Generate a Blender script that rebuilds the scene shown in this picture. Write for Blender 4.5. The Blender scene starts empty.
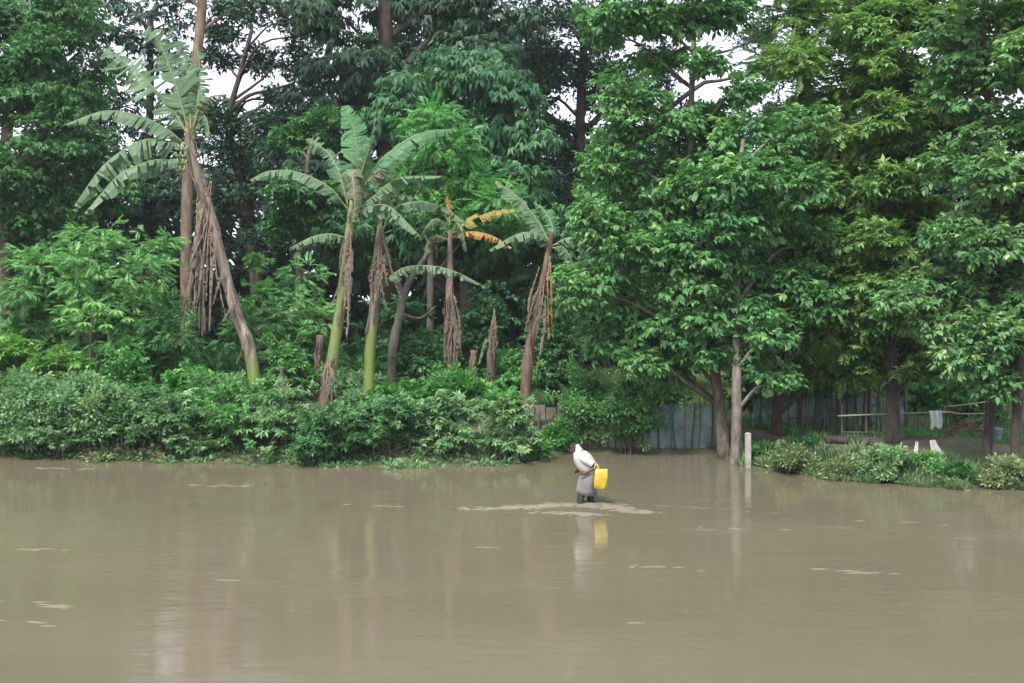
import bpy, math
import numpy as np
rng = np.random.default_rng(11)
SC = bpy.context.scene
COL = SC.collection
# ------------------------------------------------------------------ camera
F, HZ, CH = 1280.0, 287.0, 4.5          # focal length in pixels, horizon row, camera height
cam = bpy.data.cameras.new('camera'); camo = bpy.data.objects.new('camera', cam); COL.objects.link(camo)
camo.location = (0, 0, CH); camo.rotation_euler = (math.pi/2, 0, 0)
cam.sensor_width = 36; cam.lens = 36*F/1024; cam.shift_y = -(341.5-HZ)/1024
cam.clip_start = .5; cam.clip_end = 3000
SC.camera = camo
# ------------------------------------------------------------------ sky, sun, exposure
SUN_EL, SUN_AZ = math.radians(52), math.radians(205)     # azimuth from +Y, clockwise: behind the camera, a little left
W = bpy.data.worlds.new('World'); SC.world = W; W.use_nodes = True
nt = W.node_tree; bg = nt.nodes['Background']
sky = nt.nodes.new('ShaderNodeTexSky'); sky.sky_type = 'NISHITA'; sky.sun_disc = False
sky.sun_elevation = SUN_EL; sky.sun_rotation = SUN_AZ; sky.dust_density = 3
tc = nt.nodes.new('ShaderNodeTexCoord'); cn = nt.nodes.new('ShaderNodeTexNoise')
cn.inputs['Scale'].default_value = 2.2; cn.inputs['Detail'].default_value = 6
nt.links.new(tc.outputs['Generated'], cn.inputs['Vector'])
cr = nt.nodes.new('ShaderNodeValToRGB')
cr.color_ramp.elements[0].position = .3; cr.color_ramp.elements[0].color = (5.8, 5.8, 6.8, 1)
cr.color_ramp.elements[1].position = .7; cr.color_ramp.elements[1].color = (7.4, 7.2, 7.9, 1)
nt.links.new(cn.outputs['Fac'], cr.inputs['Fac'])
mx = nt.nodes.new('ShaderNodeMixRGB'); mx.inputs['Fac'].default_value = .82
nt.links.new(sky.outputs['Color'], mx.inputs['Color1']); nt.links.new(cr.outputs['Color'], mx.inputs['Color2'])
nt.links.new(mx.outputs['Color'], bg.inputs['Color']); bg.inputs['Strength'].default_value = .1
sl = bpy.data.lights.new('sun', 'SUN'); slo = bpy.data.objects.new('sun', sl); COL.objects.link(slo)
sl.energy = 2.2; sl.angle = math.radians(12); sl.color = (1, .96, .88)
slo.rotation_euler = (math.pi/2-SUN_EL, 0, -SUN_AZ+math.pi)
SC.view_settings.view_transform = 'Standard'; SC.view_settings.look = 'None'
SC.view_settings.exposure = 1.4; SC.view_settings.gamma = 1
SC.cycles.max_bounces = 6; SC.cycles.transparent_max_bounces = 8
SC.cycles.use_denoising = True
# ------------------------------------------------------------------ helpers
def P(x, y, d): return np.array([(x-512)/F*d, d, CH-(y-HZ)/F*d])
ORI = {}
def tag(o, label=None, cat=None, group=None, kind=None):
    for k, v in (('label', label), ('category', cat), ('group', group), ('kind', kind)):
        if v: o[k] = v
    return o
def thing(name, loc, label, cat, group=None):
    o = bpy.data.objects.new(name, None); COL.objects.link(o)
    o.location = loc; ORI[o] = np.array(loc, float); o.empty_display_size = .1
    return tag(o, label, cat, group)
def mesh(name, V, Fc, mat, tint=None, smooth=False):
    me = bpy.data.meshes.new(name)
    V = np.asarray(V, np.float32)
    if isinstance(Fc, np.ndarray):
        n, k = Fc.shape
        me.vertices.add(len(V)); me.vertices.foreach_set('co', V.ravel())
        me.loops.add(n*k); me.loops.foreach_set('vertex_index', Fc.ravel().astype(np.int32))
        me.polygons.add(n); me.polygons.foreach_set('loop_start', np.arange(0, n*k, k, dtype=np.int32))
        me.polygons.foreach_set('loop_total', np.full(n, k, np.int32))
        me.update(calc_edges=True)
    else:
        me.from_pydata(V.tolist(), [], Fc)
    if tint is not None:
        a = me.attributes.new('tint', 'FLOAT', 'FACE'); a.data.foreach_set('value', np.asarray(tint, np.float32))
    if smooth: me.polygons.foreach_set('use_smooth', np.ones(len(me.polygons), bool))
    me.materials.append(mat)
    return me
def part(name, mb, mat, parent=None, loc=None, tint=None, smooth=True):
    """one mesh object from world-space geometry; parent: its thing or part"""
    V, Fc = mb if isinstance(mb, tuple) else (np.array(mb.V), mb.F)
    if tint is None and not isinstance(mb, tuple) and len(mb.T) == len(mb.F) and mb.T: tint = mb.T
    o0 = ORI[parent] if parent else (np.zeros(3) if loc is None else np.array(loc, float))
    o = bpy.data.objects.new(name, mesh(name, np.asarray(V)-o0, Fc, mat, tint, smooth)); COL.objects.link(o)
    if parent: o.parent = parent
    else: o.location = o0
    ORI[o] = o0
    return o
class MB:
    def __init__(s): s.V, s.F, s.T = [], [], []
    def add(s, V, Fc):
        b = len(s.V); s.V += [tuple(map(float, v)) for v in V]; s.F += [[i+b for i in f] for f in Fc]; return s
    def tube(s, pts, rad, n=8, rough=0., cap=True):
        pts = np.asarray(pts, float); m = len(pts)
        rad = np.asarray(rad, float)
        if rad.ndim == 0: rad = np.full(m, float(rad))
        if len(rad) != m: rad = np.interp(np.linspace(0, 1, m), np.linspace(0, 1, len(rad)), rad)
        t = np.gradient(pts, axis=0); t /= np.linalg.norm(t, axis=1)[:, None]+1e-9
        a = np.array([1., 0, 0]) if abs(t[0, 0]) < .9 else np.array([0, 1., 0])
        V = []
        for i in range(m):
            u = a-t[i]*a.dot(t[i]); u /= np.linalg.norm(u); w = np.cross(t[i], u); a = u
            for k in range(n):
                r = rad[i]*(1+rough*rng.uniform(-1, 1)); q = 2*math.pi*k/n
                V.append(pts[i]+r*(math.cos(q)*u+math.sin(q)*w))
        Fc = [[i*n+k, i*n+(k+1) % n, (i+1)*n+(k+1) % n, (i+1)*n+k] for i in range(m-1) for k in range(n)]
        if cap: Fc += [list(range(n))[::-1], list(range((m-1)*n, m*n))]
        return s.add(V, Fc)
    def loft(s, rings, cap=True):
        n = len(rings[0]); V = [v for r in rings for v in r]; m = len(rings)
        Fc = [[i*n+k, i*n+(k+1) % n, (i+1)*n+(k+1) % n, (i+1)*n+k] for i in range(m-1) for k in range(n)]
        if cap: Fc += [list(range(n))[::-1], list(range((m-1)*n, m*n))]
        return s.add(V, Fc)
    def box(s, c, d, rz=0., tilt=0.):
        c = np.array(c, float); V = []
        for z in (-1, 1):
            for y in (-1, 1):
                for x in (-1, 1):
                    p = np.array([x*d[0]/2, y*d[1]/2, z*d[2]/2])
                    p = np.array([p[0]*math.cos(tilt)+p[2]*math.sin(tilt), p[1], -p[0]*math.sin(tilt)+p[2]*math.cos(tilt)])
                    p = np.array([p[0]*math.cos(rz)-p[1]*math.sin(rz), p[0]*math.sin(rz)+p[1]*math.cos(rz), p[2]])
                    V.append(c+p)
        return s.add(V, [[0, 2, 3, 1], [4, 5, 7, 6], [0, 1, 5, 4], [2, 6, 7, 3], [0, 4, 6, 2], [1, 3, 7, 5]])
def spline(pts, n):
    """Catmull-Rom through pts"""
    p = np.asarray(pts, float); p = np.vstack([2*p[0]-p[1], p, 2*p[-1]-p[-2]])
    out = []
    for u in np.linspace(0, len(p)-3-1e-6, n):
        i = int(u); t = u-i; a, b, c, d = p[i:i+4]
        out.append(.5*((2*b)+(c-a)*t+(2*a-5*b+4*c-d)*t*t+(3*b-a-3*c+d)*t**3))
    return np.array(out)
# ------------------------------------------------------------------ materials
def new_mat(name):
    m = bpy.data.materials.new(name); m.use_nodes = True
    return m, m.node_tree, m.node_tree.nodes['Principled BSDF']
def ramp(nt, stops):
    r = nt.nodes.new('ShaderNodeValToRGB'); e = r.color_ramp.elements
    while len(e) < len(stops): e.new(.5)
    for el, (p, c) in zip(e, stops): el.position = p; el.color = (*c, 1)
    return r
def noise(nt, scale, detail=4, co='Object', stretch=None, rough=.55):
    t = nt.nodes.new('ShaderNodeTexCoord'); n = nt.nodes.new('ShaderNodeTexNoise')
    n.inputs['Scale'].default_value = scale; n.inputs['Detail'].default_value = detail; n.inputs['Roughness'].default_value = rough
    if stretch:
        mp = nt.nodes.new('ShaderNodeMapping'); mp.inputs['Scale'].default_value = stretch
        nt.links.new(t.outputs[co], mp.inputs['Vector']); nt.links.new(mp.outputs['Vector'], n.inputs['Vector'])
    else: nt.links.new(t.outputs[co], n.inputs['Vector'])
    return n
def leaf_mat(name, stops, trans=.36, rough=.5, hue_noise=.35, k=2.0):
    stops = [(p, tuple(min(v*k, .6) for v in c)) for p, c in stops]
    m, nt, b = new_mat(name)
    at = nt.nodes.new('ShaderNodeAttribute'); at.attribute_name = 'tint'
    n = noise(nt, .45, 3); ma = nt.nodes.new('ShaderNodeMath'); ma.operation = 'MULTIPLY_ADD'
    ma.inputs[1].default_value = hue_noise; nt.links.new(n.outputs['Fac'], ma.inputs[0])
    sb = nt.nodes.new('ShaderNodeMath'); sb.operation = 'SUBTRACT'; sb.inputs[1].default_value = hue_noise/2
    nt.links.new(at.outputs['Fac'], ma.inputs[2]); nt.links.new(ma.outputs[0], sb.inputs[0])
    r = ramp(nt, stops); nt.links.new(sb.outputs[0], r.inputs['Fac'])
    nt.links.new(r.outputs['Color'], b.inputs['Base Color']); b.inputs['Roughness'].default_value = rough
    b.inputs['Specular IOR Level'].default_value = .35
    tr = nt.nodes.new('ShaderNodeBsdfTranslucent'); ms = nt.nodes.new('ShaderNodeMixShader'); ms.inputs[0].default_value = trans
    g = nt.nodes.new('ShaderNodeMixRGB'); g.blend_type = 'MULTIPLY'; g.inputs[0].default_value = 1; g.inputs[2].default_value = (1.0, 1.18, .72, 1)
    nt.links.new(r.outputs['Color'], g.inputs[1]); nt.links.new(g.outputs[0], tr.inputs['Color'])
    nt.links.new(b.outputs[0], ms.inputs[1]); nt.links.new(tr.outputs[0], ms.inputs[2])
    nt.links.new(ms.outputs[0], nt.nodes['Material Output'].inputs['Surface'])
    return m
def rough_mat(name, stops, scale=6, stretch=None, rough=.85, bump=.4, detail=6):
    m, nt, b = new_mat(name)
    n = noise(nt, scale, detail, stretch=stretch); r = ramp(nt, stops)
    nt.links.new(n.outputs['Fac'], r.inputs['Fac']); nt.links.new(r.outputs['Color'], b.inputs['Base Color'])
    b.inputs['Roughness'].default_value = rough
    bp = nt.nodes.new('ShaderNodeBump'); bp.inputs['Strength'].default_value = bump; bp.inputs['Distance'].default_value = .03
    nt.links.new(n.outputs['Fac'], bp.inputs['Height']); nt.links.new(bp.outputs[0], b.inputs['Normal'])
    return m
L3 = lambda a, b, c, d: [(0, a), (.4, b), (.75, c), (1, d)]
M = {}
M['leaf_right'] = leaf_mat('broad green leaf', L3((.020, .062, .024), (.042, .110, .042), (.078, .168, .058), (.17, .27, .095)), k=2.2)
M['leaf_right2'] = leaf_mat('olive green leaf', L3((.024, .060, .022), (.052, .110, .036), (.10, .165, .052), (.19, .25, .09)), k=2.35)
M['leaf_right3'] = leaf_mat('grey green leaf', L3((.022, .066, .030), (.044, .11, .046), (.095, .17, .068), (.21, .28, .11)), k=2.25)
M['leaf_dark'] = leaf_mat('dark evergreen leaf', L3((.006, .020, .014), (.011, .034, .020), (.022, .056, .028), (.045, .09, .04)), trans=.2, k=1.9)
M['leaf_mid'] = leaf_mat('mid green leaf', L3((.012, .045, .020), (.024, .080, .030), (.05, .125, .04), (.09, .18, .06)))
M['leaf_blue'] = leaf_mat('blue green leaf', L3((.012, .046, .023), (.023, .078, .035), (.048, .120, .048), (.10, .19, .075)))
M['leaf_light'] = leaf_mat('light feathery leaf', L3((.030, .085, .032), (.055, .135, .048), (.095, .20, .065), (.16, .27, .085)), k=2.35)
M['leaf_lime'] = leaf_mat('yellow green leaf', L3((.045, .11, .028), (.075, .165, .04), (.12, .235, .055), (.20, .32, .08)))
M['leaf_grey'] = leaf_mat('dusty grey green leaf', L3((.035, .075, .036), (.060, .120, .058), (.10, .165, .078), (.16, .21, .10)), k=2.5)
M['leaf_bright'] = leaf_mat('fresh green leaf', L3((.025, .088, .028), (.045, .145, .040), (.08, .20, .05), (.13, .26, .07)))
M['weed'] = leaf_mat('bank weed', L3((.045, .080, .038), (.08, .125, .06), (.13, .175, .085), (.21, .235, .13)), k=1.7)
M['straw'] = leaf_mat('dry straw grass', L3((.09, .11, .05), (.14, .155, .08), (.20, .19, .11), (.28, .25, .15)), trans=.2, k=1.1)
M['meadow'] = leaf_mat('meadow grass', L3((.10, .16, .055), (.14, .21, .075), (.19, .26, .10), (.25, .30, .13)), k=1.1)
M['banana'] = leaf_mat('banana leaf green', L3((.05, .115, .055), (.082, .16, .082), (.13, .21, .12), (.22, .27, .17)), trans=.28, rough=.5, k=1.1)
M['banana_bright'] = leaf_mat('young banana leaf', L3((.05, .15, .06), (.075, .20, .085), (.11, .25, .11), (.2, .32, .16)), trans=.35, k=1.1)
M['banana_dull'] = leaf_mat('withering banana leaf', L3((.06, .075, .040), (.10, .115, .065), (.15, .15, .095), (.22, .20, .14)), trans=.2, k=1.1)
M['banana_yellow'] = leaf_mat('yellow banana leaf', L3((.18, .17, .04), (.25, .215, .05), (.31, .24, .06), (.34, .23, .08)), trans=.3, k=1.1)
M['banana_orange'] = leaf_mat('orange dried banana leaf', L3((.22, .11, .03), (.32, .16, .045), (.38, .2, .06), (.42, .25, .1)), trans=.2, k=1.1)
M['banana_dead'] = leaf_mat('dead banana leaf', L3((.075, .060, .046), (.125, .102, .08), (.185, .158, .128), (.28, .25, .21)), trans=.1, rough=.8, k=1.1)
M['midrib'] = rough_mat('leaf midrib', [(.3, (.14, .19, .07)), (.7, (.24, .28, .12))], 8, bump=.1, rough=.5)
M['midrib_dead'] = rough_mat('dead midrib', [(.3, (.14, .10, .07)), (.7, (.26, .2, .14))], 8, bump=.1)
M['stem_green'] = rough_mat('green pseudostem', [(.3, (.09, .14, .035)), (.52, (.15, .2, .06)), (.62, (.17, .115, .065)), (.78, (.27, .21, .15))], 5, (1, 1, .22), .55, .3)
M['stem_brown'] = rough_mat('brown sheathed pseudostem', [(.25, (.065, .05, .038)), (.45, (.13, .104, .078)), (.58, (.19, .158, .122)), (.68, (.32, .28, .225)), (.82, (.14, .15, .07))], 5, (1, 1, .25), .75, .6)
M['stem_dead'] = rough_mat('dead pseudostem', [(.25, (.045, .03, .024)), (.5, (.12, .08, .06)), (.75, (.22, .165, .13))], 7, (1, 1, .18), .9, .7)
def stem_mix(name, z0, z1):
    m, nt, b = new_mat(name)
    n = noise(nt, 5, 6, stretch=(1, 1, .22)); r1 = ramp(nt, [(.3, (.10, .16, .03)), (.6, (.17, .23, .055)), (.75, (.26, .25, .11))])
    r2 = ramp(nt, [(.25, (.065, .05, .038)), (.45, (.13, .104, .078)), (.58, (.19, .158, .122)), (.68, (.32, .28, .225)), (.82, (.14, .15, .07))])
    tcn = nt.nodes.new('ShaderNodeTexCoord'); sx = nt.nodes.new('ShaderNodeSeparateXYZ'); nt.links.new(tcn.outputs['Object'], sx.inputs[0])
    n2 = noise(nt, 3.5, 3, stretch=(1, 1, .3)); ad = nt.nodes.new('ShaderNodeMath'); ad.operation = 'MULTIPLY_ADD'; ad.inputs[1].default_value = 1.6
    nt.links.new(n2.outputs['Fac'], ad.inputs[0]); nt.links.new(sx.outputs['Z'], ad.inputs[2])
    mr = nt.nodes.new('ShaderNodeMapRange'); mr.inputs[1].default_value = z0+.6; mr.inputs[2].default_value = z1+.8; nt.links.new(ad.outputs[0], mr.inputs[0])
    mix = nt.nodes.new('ShaderNodeMixRGB'); nt.links.new(mr.outputs[0], mix.inputs[0]); nt.links.new(r1.outputs[0], mix.inputs[1]); nt.links.new(r2.outputs[0], mix.inputs[2])
    for r in (r1, r2): nt.links.new(n.outputs['Fac'], r.inputs['Fac'])
    nt.links.new(mix.outputs[0], b.inputs['Base Color']); b.inputs['Roughness'].default_value = .65
    bp = nt.nodes.new('ShaderNodeBump'); bp.inputs['Strength'].default_value = .5; bp.inputs['Distance'].default_value = .03
    nt.links.new(n.outputs['Fac'], bp.inputs['Height']); nt.links.new(bp.outputs[0], b.inputs['Normal'])
    return m
M['stem_mix'] = stem_mix('pseudostem green at the foot', 1.3, 1.9)
M['stem_mix_high'] = stem_mix('pseudostem green to mid height', 1.6, 3.0)
M['bark'] = rough_mat('grey brown bark', [(.3, (.045, .038, .03)), (.5, (.095, .08, .064)), (.72, (.17, .15, .12))], 9, (1, 1, .35), .9, .8)
M['bark_dark'] = rough_mat('dark bark', [(.3, (.02, .016, .013)), (.55, (.045, .036, .029)), (.75, (.085, .07, .056))], 9, (1, 1, .35), .9, .8)
M['bark_pale'] = rough_mat('pale grey bark', [(.3, (.075, .066, .054)), (.5, (.15, .135, .112)), (.72, (.23, .21, .18))], 9, (1, 1, .3), .9, .6)
M['bark_tan'] = rough_mat('tan bark', [(.3, (.09, .062, .045)), (.5, (.15, .108, .078)), (.72, (.23, .17, .125))], 8, (1, 1, .3), .9, .6)
M['twig'] = rough_mat('brown twig', [(.3, (.05, .038, .026)), (.7, (.11, .085, .06))], 9, bump=.2)
M['pole'] = rough_mat('weathered pole', [(.3, (.05, .04, .03)), (.55, (.10, .085, .065)), (.8, (.17, .15, .12))], 10, (1, 1, .3), .9, .4)
M['pole_pale'] = rough_mat('pale bamboo pole', [(.3, (.22, .18, .12)), (.7, (.40, .34, .25))], 10, bump=.2, rough=.6)
M['white'] = rough_mat('weathered white paint', [(.3, (.24, .24, .22)), (.6, (.38, .38, .36)), (.8, (.46, .46, .44))], 14, bump=.2, rough=.7)
M['mud'] = rough_mat('grey mud board', [(.3, (.07, .068, .055)), (.55, (.12, .115, .095)), (.8, (.19, .18, .155))], 5, bump=.5)
M['cloth'] = rough_mat('pale cloth', [(.3, (.46, .52, .48)), (.7, (.62, .67, .63))], 10, bump=.2)
M['sheet'] = rough_mat('pale grey sheet', [(.3, (.34, .34, .31)), (.7, (.50, .50, .47))], 6, bump=.2)
M['tarp'] = rough_mat('blue grey plastic sheet', [(.3, (.10, .19, .24)), (.7, (.22, .34, .40))], 5, bump=.2, rough=.5)
# ------------------------------------------------------------------ terrain and water
WL = np.array([(-500, 450), (-60, 453), (0, 456), (100, 459), (200, 461), (300, 464), (400, 466), (480, 464), (540, 458), (570, 454), (715, 454),
               (740, 464), (800, 474), (860, 481), (930, 485), (1000, 488), (1100, 492), (1500, 496)], float)
WLd = F*CH/(WL[:, 1]-HZ); WLX = (WL[:, 0]-512)/F*WLd
def gz(X, Y):
    X = np.asarray(X, float); Y = np.asarray(Y, float)
    t = Y-np.interp(X, WLX, WLd)
    s = 1/(1+np.exp(-(X-.6)/.6))                       # 0 = left bank, 1 = right bank
    hi = 1.45*(1-s)+.55*s; k = 3.2*(1-s)+2.2*s
    up = hi*(1-np.exp(-np.maximum(t, 0)/k))
    dn = -.6*(1-np.exp(np.minimum(t, 0)/1.6))
    w = .05*np.sin(X*1.7+Y*.8)+.04*np.sin(X*.6-Y*1.3)
    return np.where(t > 0, up+w*np.minimum(1, np.maximum(t, 0)/1.5), dn)
def grid(xs, ys, zf):
    X, Y = np.meshgrid(xs, ys); Z = zf(X, Y); n, m = X.shape
    V = np.stack([X, Y, Z], -1).reshape(-1, 3); i = np.arange(n*m).reshape(n, m)
    return V, np.stack([i[:-1, :-1], i[:-1, 1:], i[1:, 1:], i[1:, :-1]], -1).reshape(-1, 4)
def axis(lo, a, b, hi, fine, coarse): return np.unique(np.round(np.concatenate([np.linspace(lo, a, coarse), np.arange(a, b, fine), np.linspace(b, hi, coarse)]), 4))
m, nt, b = new_mat('bank soil and grass')
n = noise(nt, .9, 8); r = ramp(nt, [(.32, (.035, .05, .018)), (.46, (.06, .085, .03)), (.56, (.10, .085, .055)), (.72, (.17, .145, .105))])
nt.links.new(n.outputs['Fac'], r.inputs['Fac']); nt.links.new(r.outputs['Color'], b.inputs['Base Color']); b.inputs['Roughness'].default_value = .95
bp = nt.nodes.new('ShaderNodeBump'); bp.inputs['Distance'].default_value = .08; n2 = noise(nt, 9, 8)
nt.links.new(n2.outputs['Fac'], bp.inputs['Height']); nt.links.new(bp.outputs[0], b.inputs['Normal']); M['ground'] = m
g = part('ground', grid(axis(-190, -24, 24, 190, .5, 10), axis(-60, 25, 70, 290, .5, 10), gz), M['ground']); g['kind'] = 'structure'
# muddy flood water: a silt-brown sheet with ripples, and the wake the wading person drags
PX, PY = (585-512)/48., 26.67
def wz(X, Y):
    dx, dy = X-PX, Y-PY
    z = np.zeros_like(X)
    for (x0, y0, x1, y1, h, w) in ((-2.2, -.02, 3.3, -.28, .016, .07), (-1.9, -.3, 1.5, -.42, .012, .06), (-.75, -.62, .9, -.7, .009, .06),
                                   (-2.6, -.05, -1.0, -.16, .010, .05), (.9, -.55, 2.2, -.72, .008, .05), (1.35, -2.75, 2.5, -2.95, .011, .05), (4.0, -2.5, 5.0, -2.75, .010, .06),
                                   (-.9, -3.2, -.4, -3.22, .006, .05), (2.9, -.95, 4.4, -1.2, .007, .06)):
        L = math.hypot(x1-x0, y1-y0); ux, uy = (x1-x0)/L, (y1-y0)/L
        a = (dx-x0)*ux+(dy-y0)*uy; c = -(dx-x0)*uy+(dy-y0)*ux+.045*dx*np.abs(dx)*np.sign(dx)*(L > 2.4)+.04*np.sin(a*3.1)+.02*np.sin(a*9)
        env = np.clip(a/(.3*L), 0, 1)*np.clip((L-a)/(.3*L), 0, 1)
        z += 1.5*h*np.exp(-(c/w)**2)*env*np.clip(.55+.9*np.sin(a*2.3+x0*7)*np.sin(a*5.7+1), .12, 1.2)*(.75+.35*np.sin(a*9+3*c)+.2*np.sin(a*23))
    rr = np.hypot(dx, dy*1.4); z += .02*np.exp(-rr/.55)*np.cos(rr*16)*(rr < 3)
    return z
wxs = axis(-188, PX-3.2, PX+5.4, 188, .05, 40); wys = axis(-58, PY-3.4, PY+1.2, 60, .03, 40)
m, nt, b = new_mat('muddy flood water')
n = noise(nt, .12, 3, stretch=(.5, 1, 1)); r = ramp(nt, [(.3, (.116, .102, .069)), (.7, (.150, .130, .089))])
nt.links.new(n.outputs['Fac'], r.inputs['Fac']); nt.links.new(r.outputs['Color'], b.inputs['Base Color'])
b.inputs['Roughness'].default_value = .045; b.inputs['IOR'].default_value = 1.333
a1 = noise(nt, 1.0, 5, stretch=(1.4, 4.5, 1), rough=.6); a2 = noise(nt, .22, 3, stretch=(1, 2.2, 1))
mr = nt.nodes.new('ShaderNodeMapRange'); mr.inputs[1].default_value = .45; mr.inputs[2].default_value = .72; mr.inputs[3].default_value = .22; mr.inputs[4].default_value = 1.3
nt.links.new(a2.outputs['Fac'], mr.inputs[0])
mu = nt.nodes.new('ShaderNodeMath'); mu.operation = 'MULTIPLY'; nt.links.new(a1.outputs['Fac'], mu.inputs[0]); nt.links.new(mr.outputs[0], mu.inputs[1])
bp = nt.nodes.new('ShaderNodeBump'); bp.inputs['Strength'].default_value = .3; bp.inputs['Distance'].default_value = .05
nt.links.new(mu.outputs[0], bp.inputs['Height']); nt.links.new(bp.outputs[0], b.inputs['Normal']); M['water'] = m
wo = part('water', grid(wxs, wys, wz), M['water']); wo['kind'] = 'structure'
def foam(name, label, cat, lines, n, mat, seed, sz=(.05, .16), jit=.05):  # lays flat flecks: foam at the wake, painted glints elsewhere
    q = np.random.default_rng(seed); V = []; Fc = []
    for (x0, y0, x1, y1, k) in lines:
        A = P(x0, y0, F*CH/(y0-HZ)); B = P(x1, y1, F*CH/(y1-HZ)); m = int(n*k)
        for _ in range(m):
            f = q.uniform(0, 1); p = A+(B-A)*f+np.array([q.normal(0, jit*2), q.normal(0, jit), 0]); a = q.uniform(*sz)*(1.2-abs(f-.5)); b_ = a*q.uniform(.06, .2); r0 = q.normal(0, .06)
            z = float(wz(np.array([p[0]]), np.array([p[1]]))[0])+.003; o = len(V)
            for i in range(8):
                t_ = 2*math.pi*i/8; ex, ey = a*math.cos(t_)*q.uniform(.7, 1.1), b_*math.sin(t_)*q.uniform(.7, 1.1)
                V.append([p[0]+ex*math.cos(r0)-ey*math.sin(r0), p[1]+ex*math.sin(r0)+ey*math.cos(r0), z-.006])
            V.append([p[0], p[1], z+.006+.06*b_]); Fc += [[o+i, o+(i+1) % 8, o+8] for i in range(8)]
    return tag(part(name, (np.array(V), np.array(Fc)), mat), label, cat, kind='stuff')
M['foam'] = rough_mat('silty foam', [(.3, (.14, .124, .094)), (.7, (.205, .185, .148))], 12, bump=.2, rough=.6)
M['glint'] = rough_mat('pale painted glint', [(.3, (.135, .118, .088)), (.7, (.185, .165, .13))], 12, bump=.2, rough=.5)  # pale colour standing in for light caught on ripples
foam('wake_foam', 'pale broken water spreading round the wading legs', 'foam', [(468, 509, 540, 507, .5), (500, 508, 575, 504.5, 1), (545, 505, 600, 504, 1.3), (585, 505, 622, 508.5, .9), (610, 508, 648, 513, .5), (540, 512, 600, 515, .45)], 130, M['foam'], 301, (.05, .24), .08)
foam('painted_glints', 'thin pale streaks painted as ripple glints on the brown water', 'glint', [(30, 467.5, 105, 469, .5), (180, 484, 250, 487, .4), (630, 566, 705, 570, .5), (785, 569, 900, 574, .5), (0, 548, 80, 551, .3), (700, 527, 790, 531, .25), (300, 503, 420, 507, .2), (0, 600, 100, 612, .3), (0, 620, 70, 626, .2), (850, 520, 960, 526, .2), (440, 545, 560, 551, .1), (200, 575, 330, 590, .08), (600, 620, 800, 640, .06)], 20, M['glint'], 302, (.08, .32), .06)  # pale flecks added to imitate bright glints along the ripple lines
# ------------------------------------------------------------------ leaves
DEN = .92
def nz(v): return v/(np.linalg.norm(v, axis=-1, keepdims=True)+1e-9)
def leaf4(base, d, up, L, Wd, fold=.18, droop=.12):
    d = nz(d); s = nz(np.cross(up, d)); u = np.cross(d, s)
    L = L[:, None]; Wd = Wd[:, None]
    mid = base+d*L*.45
    return np.stack([base, mid-s*Wd*.5+u*fold*Wd, base+d*L-u*droop*L, mid+s*Wd*.5+u*fold*Wd], 1)
def template(kind, q):
    U = q.uniform
    if kind == 'pinnate':
        xs = np.repeat(np.linspace(.12, .95, 7), 2); sd = np.tile([1, -1], 7); k = 14
        base = np.stack([xs, 0*xs, -.28*xs**2], 1); d = np.stack([.55+0*xs, sd*.8, -.2+U(-.2, .2, k)], 1)
        L = .42*np.sin(.5+xs*2.1)*U(.8, 1.15, k); Wd = L*.42; up = np.tile([0, 0, 1.], (k, 1))+U(-.25, .25, (k, 3))
    elif kind == 'broad':
        k = 8; xs = U(.1, .9, k); sd = np.where(np.arange(k) % 2, 1, -1)
        base = np.stack([xs, 0*xs, -.15*xs], 1); d = np.stack([U(.2, .9, k), sd*U(.3, .9, k), U(-.75, -.05, k)], 1)
        L = U(.42, .72, k); Wd = L*U(.42, .58, k); up = np.tile([.15, 0, 1.], (k, 1))+U(-.4, .4, (k, 3))
    elif kind == 'hang':
        k = 10; xs = U(0, .9, k); sd = np.where(np.arange(k) % 2, 1, -1)
        base = np.stack([xs, 0*xs, -.2*xs**2], 1); d = np.stack([U(.25, .7, k), sd*U(.1, .5, k), U(-1, -.45, k)], 1)
        L = U(.5, .85, k); Wd = L*U(.26, .36, k); up = np.tile([.8, 0, .6], (k, 1))+U(-.3, .3, (k, 3))
    elif kind == 'rosette':
        k = 9; a = np.linspace(0, 2*math.pi, k, False)+U(-.25, .25, k)
        base = np.tile([.2, 0, 0], (k, 1)); d = np.stack([np.cos(a), np.sin(a), U(-.5, .12, k)], 1)
        L = U(.55, .95, k); Wd = L*U(.28, .4, k); up = np.tile([0, 0, 1.], (k, 1))+U(-.3, .3, (k, 3))
    elif kind == 'fine':
        k = 12; base = U(-.45, .45, (k, 3))*[1, 1, .6]; d = base*1.2+np.stack([U(.0, .5, k), U(-.4, .4, k), U(-.3, .5, k)], 1)
        L = U(.28, .5, k); Wd = L*U(.38, .55, k); up = np.tile([0, 0, 1.], (k, 1))+U(-.5, .5, (k, 3))
    elif kind == 'grass':
        k = 9; a = U(0, 2*math.pi, k); base = np.stack([.12*np.cos(a), .12*np.sin(a), 0*a], 1)
        d = np.stack([np.cos(a)*U(.1, .6, k), np.sin(a)*U(.1, .6, k), U(.7, 1, k)], 1); L = U(.5, 1, k); Wd = np.full(k, .07)
        up = np.stack([np.cos(a), np.sin(a), .2+0*a], 1)
        return leaf4(base, d, up, L, Wd, .05, -.18)
    return leaf4(base, d, up, L, Wd)
TPL = {k: np.stack([template(k, rng) for _ in range(8)]) for k in ('pinnate', 'broad', 'hang', 'rosette', 'fine', 'grass')}
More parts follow.
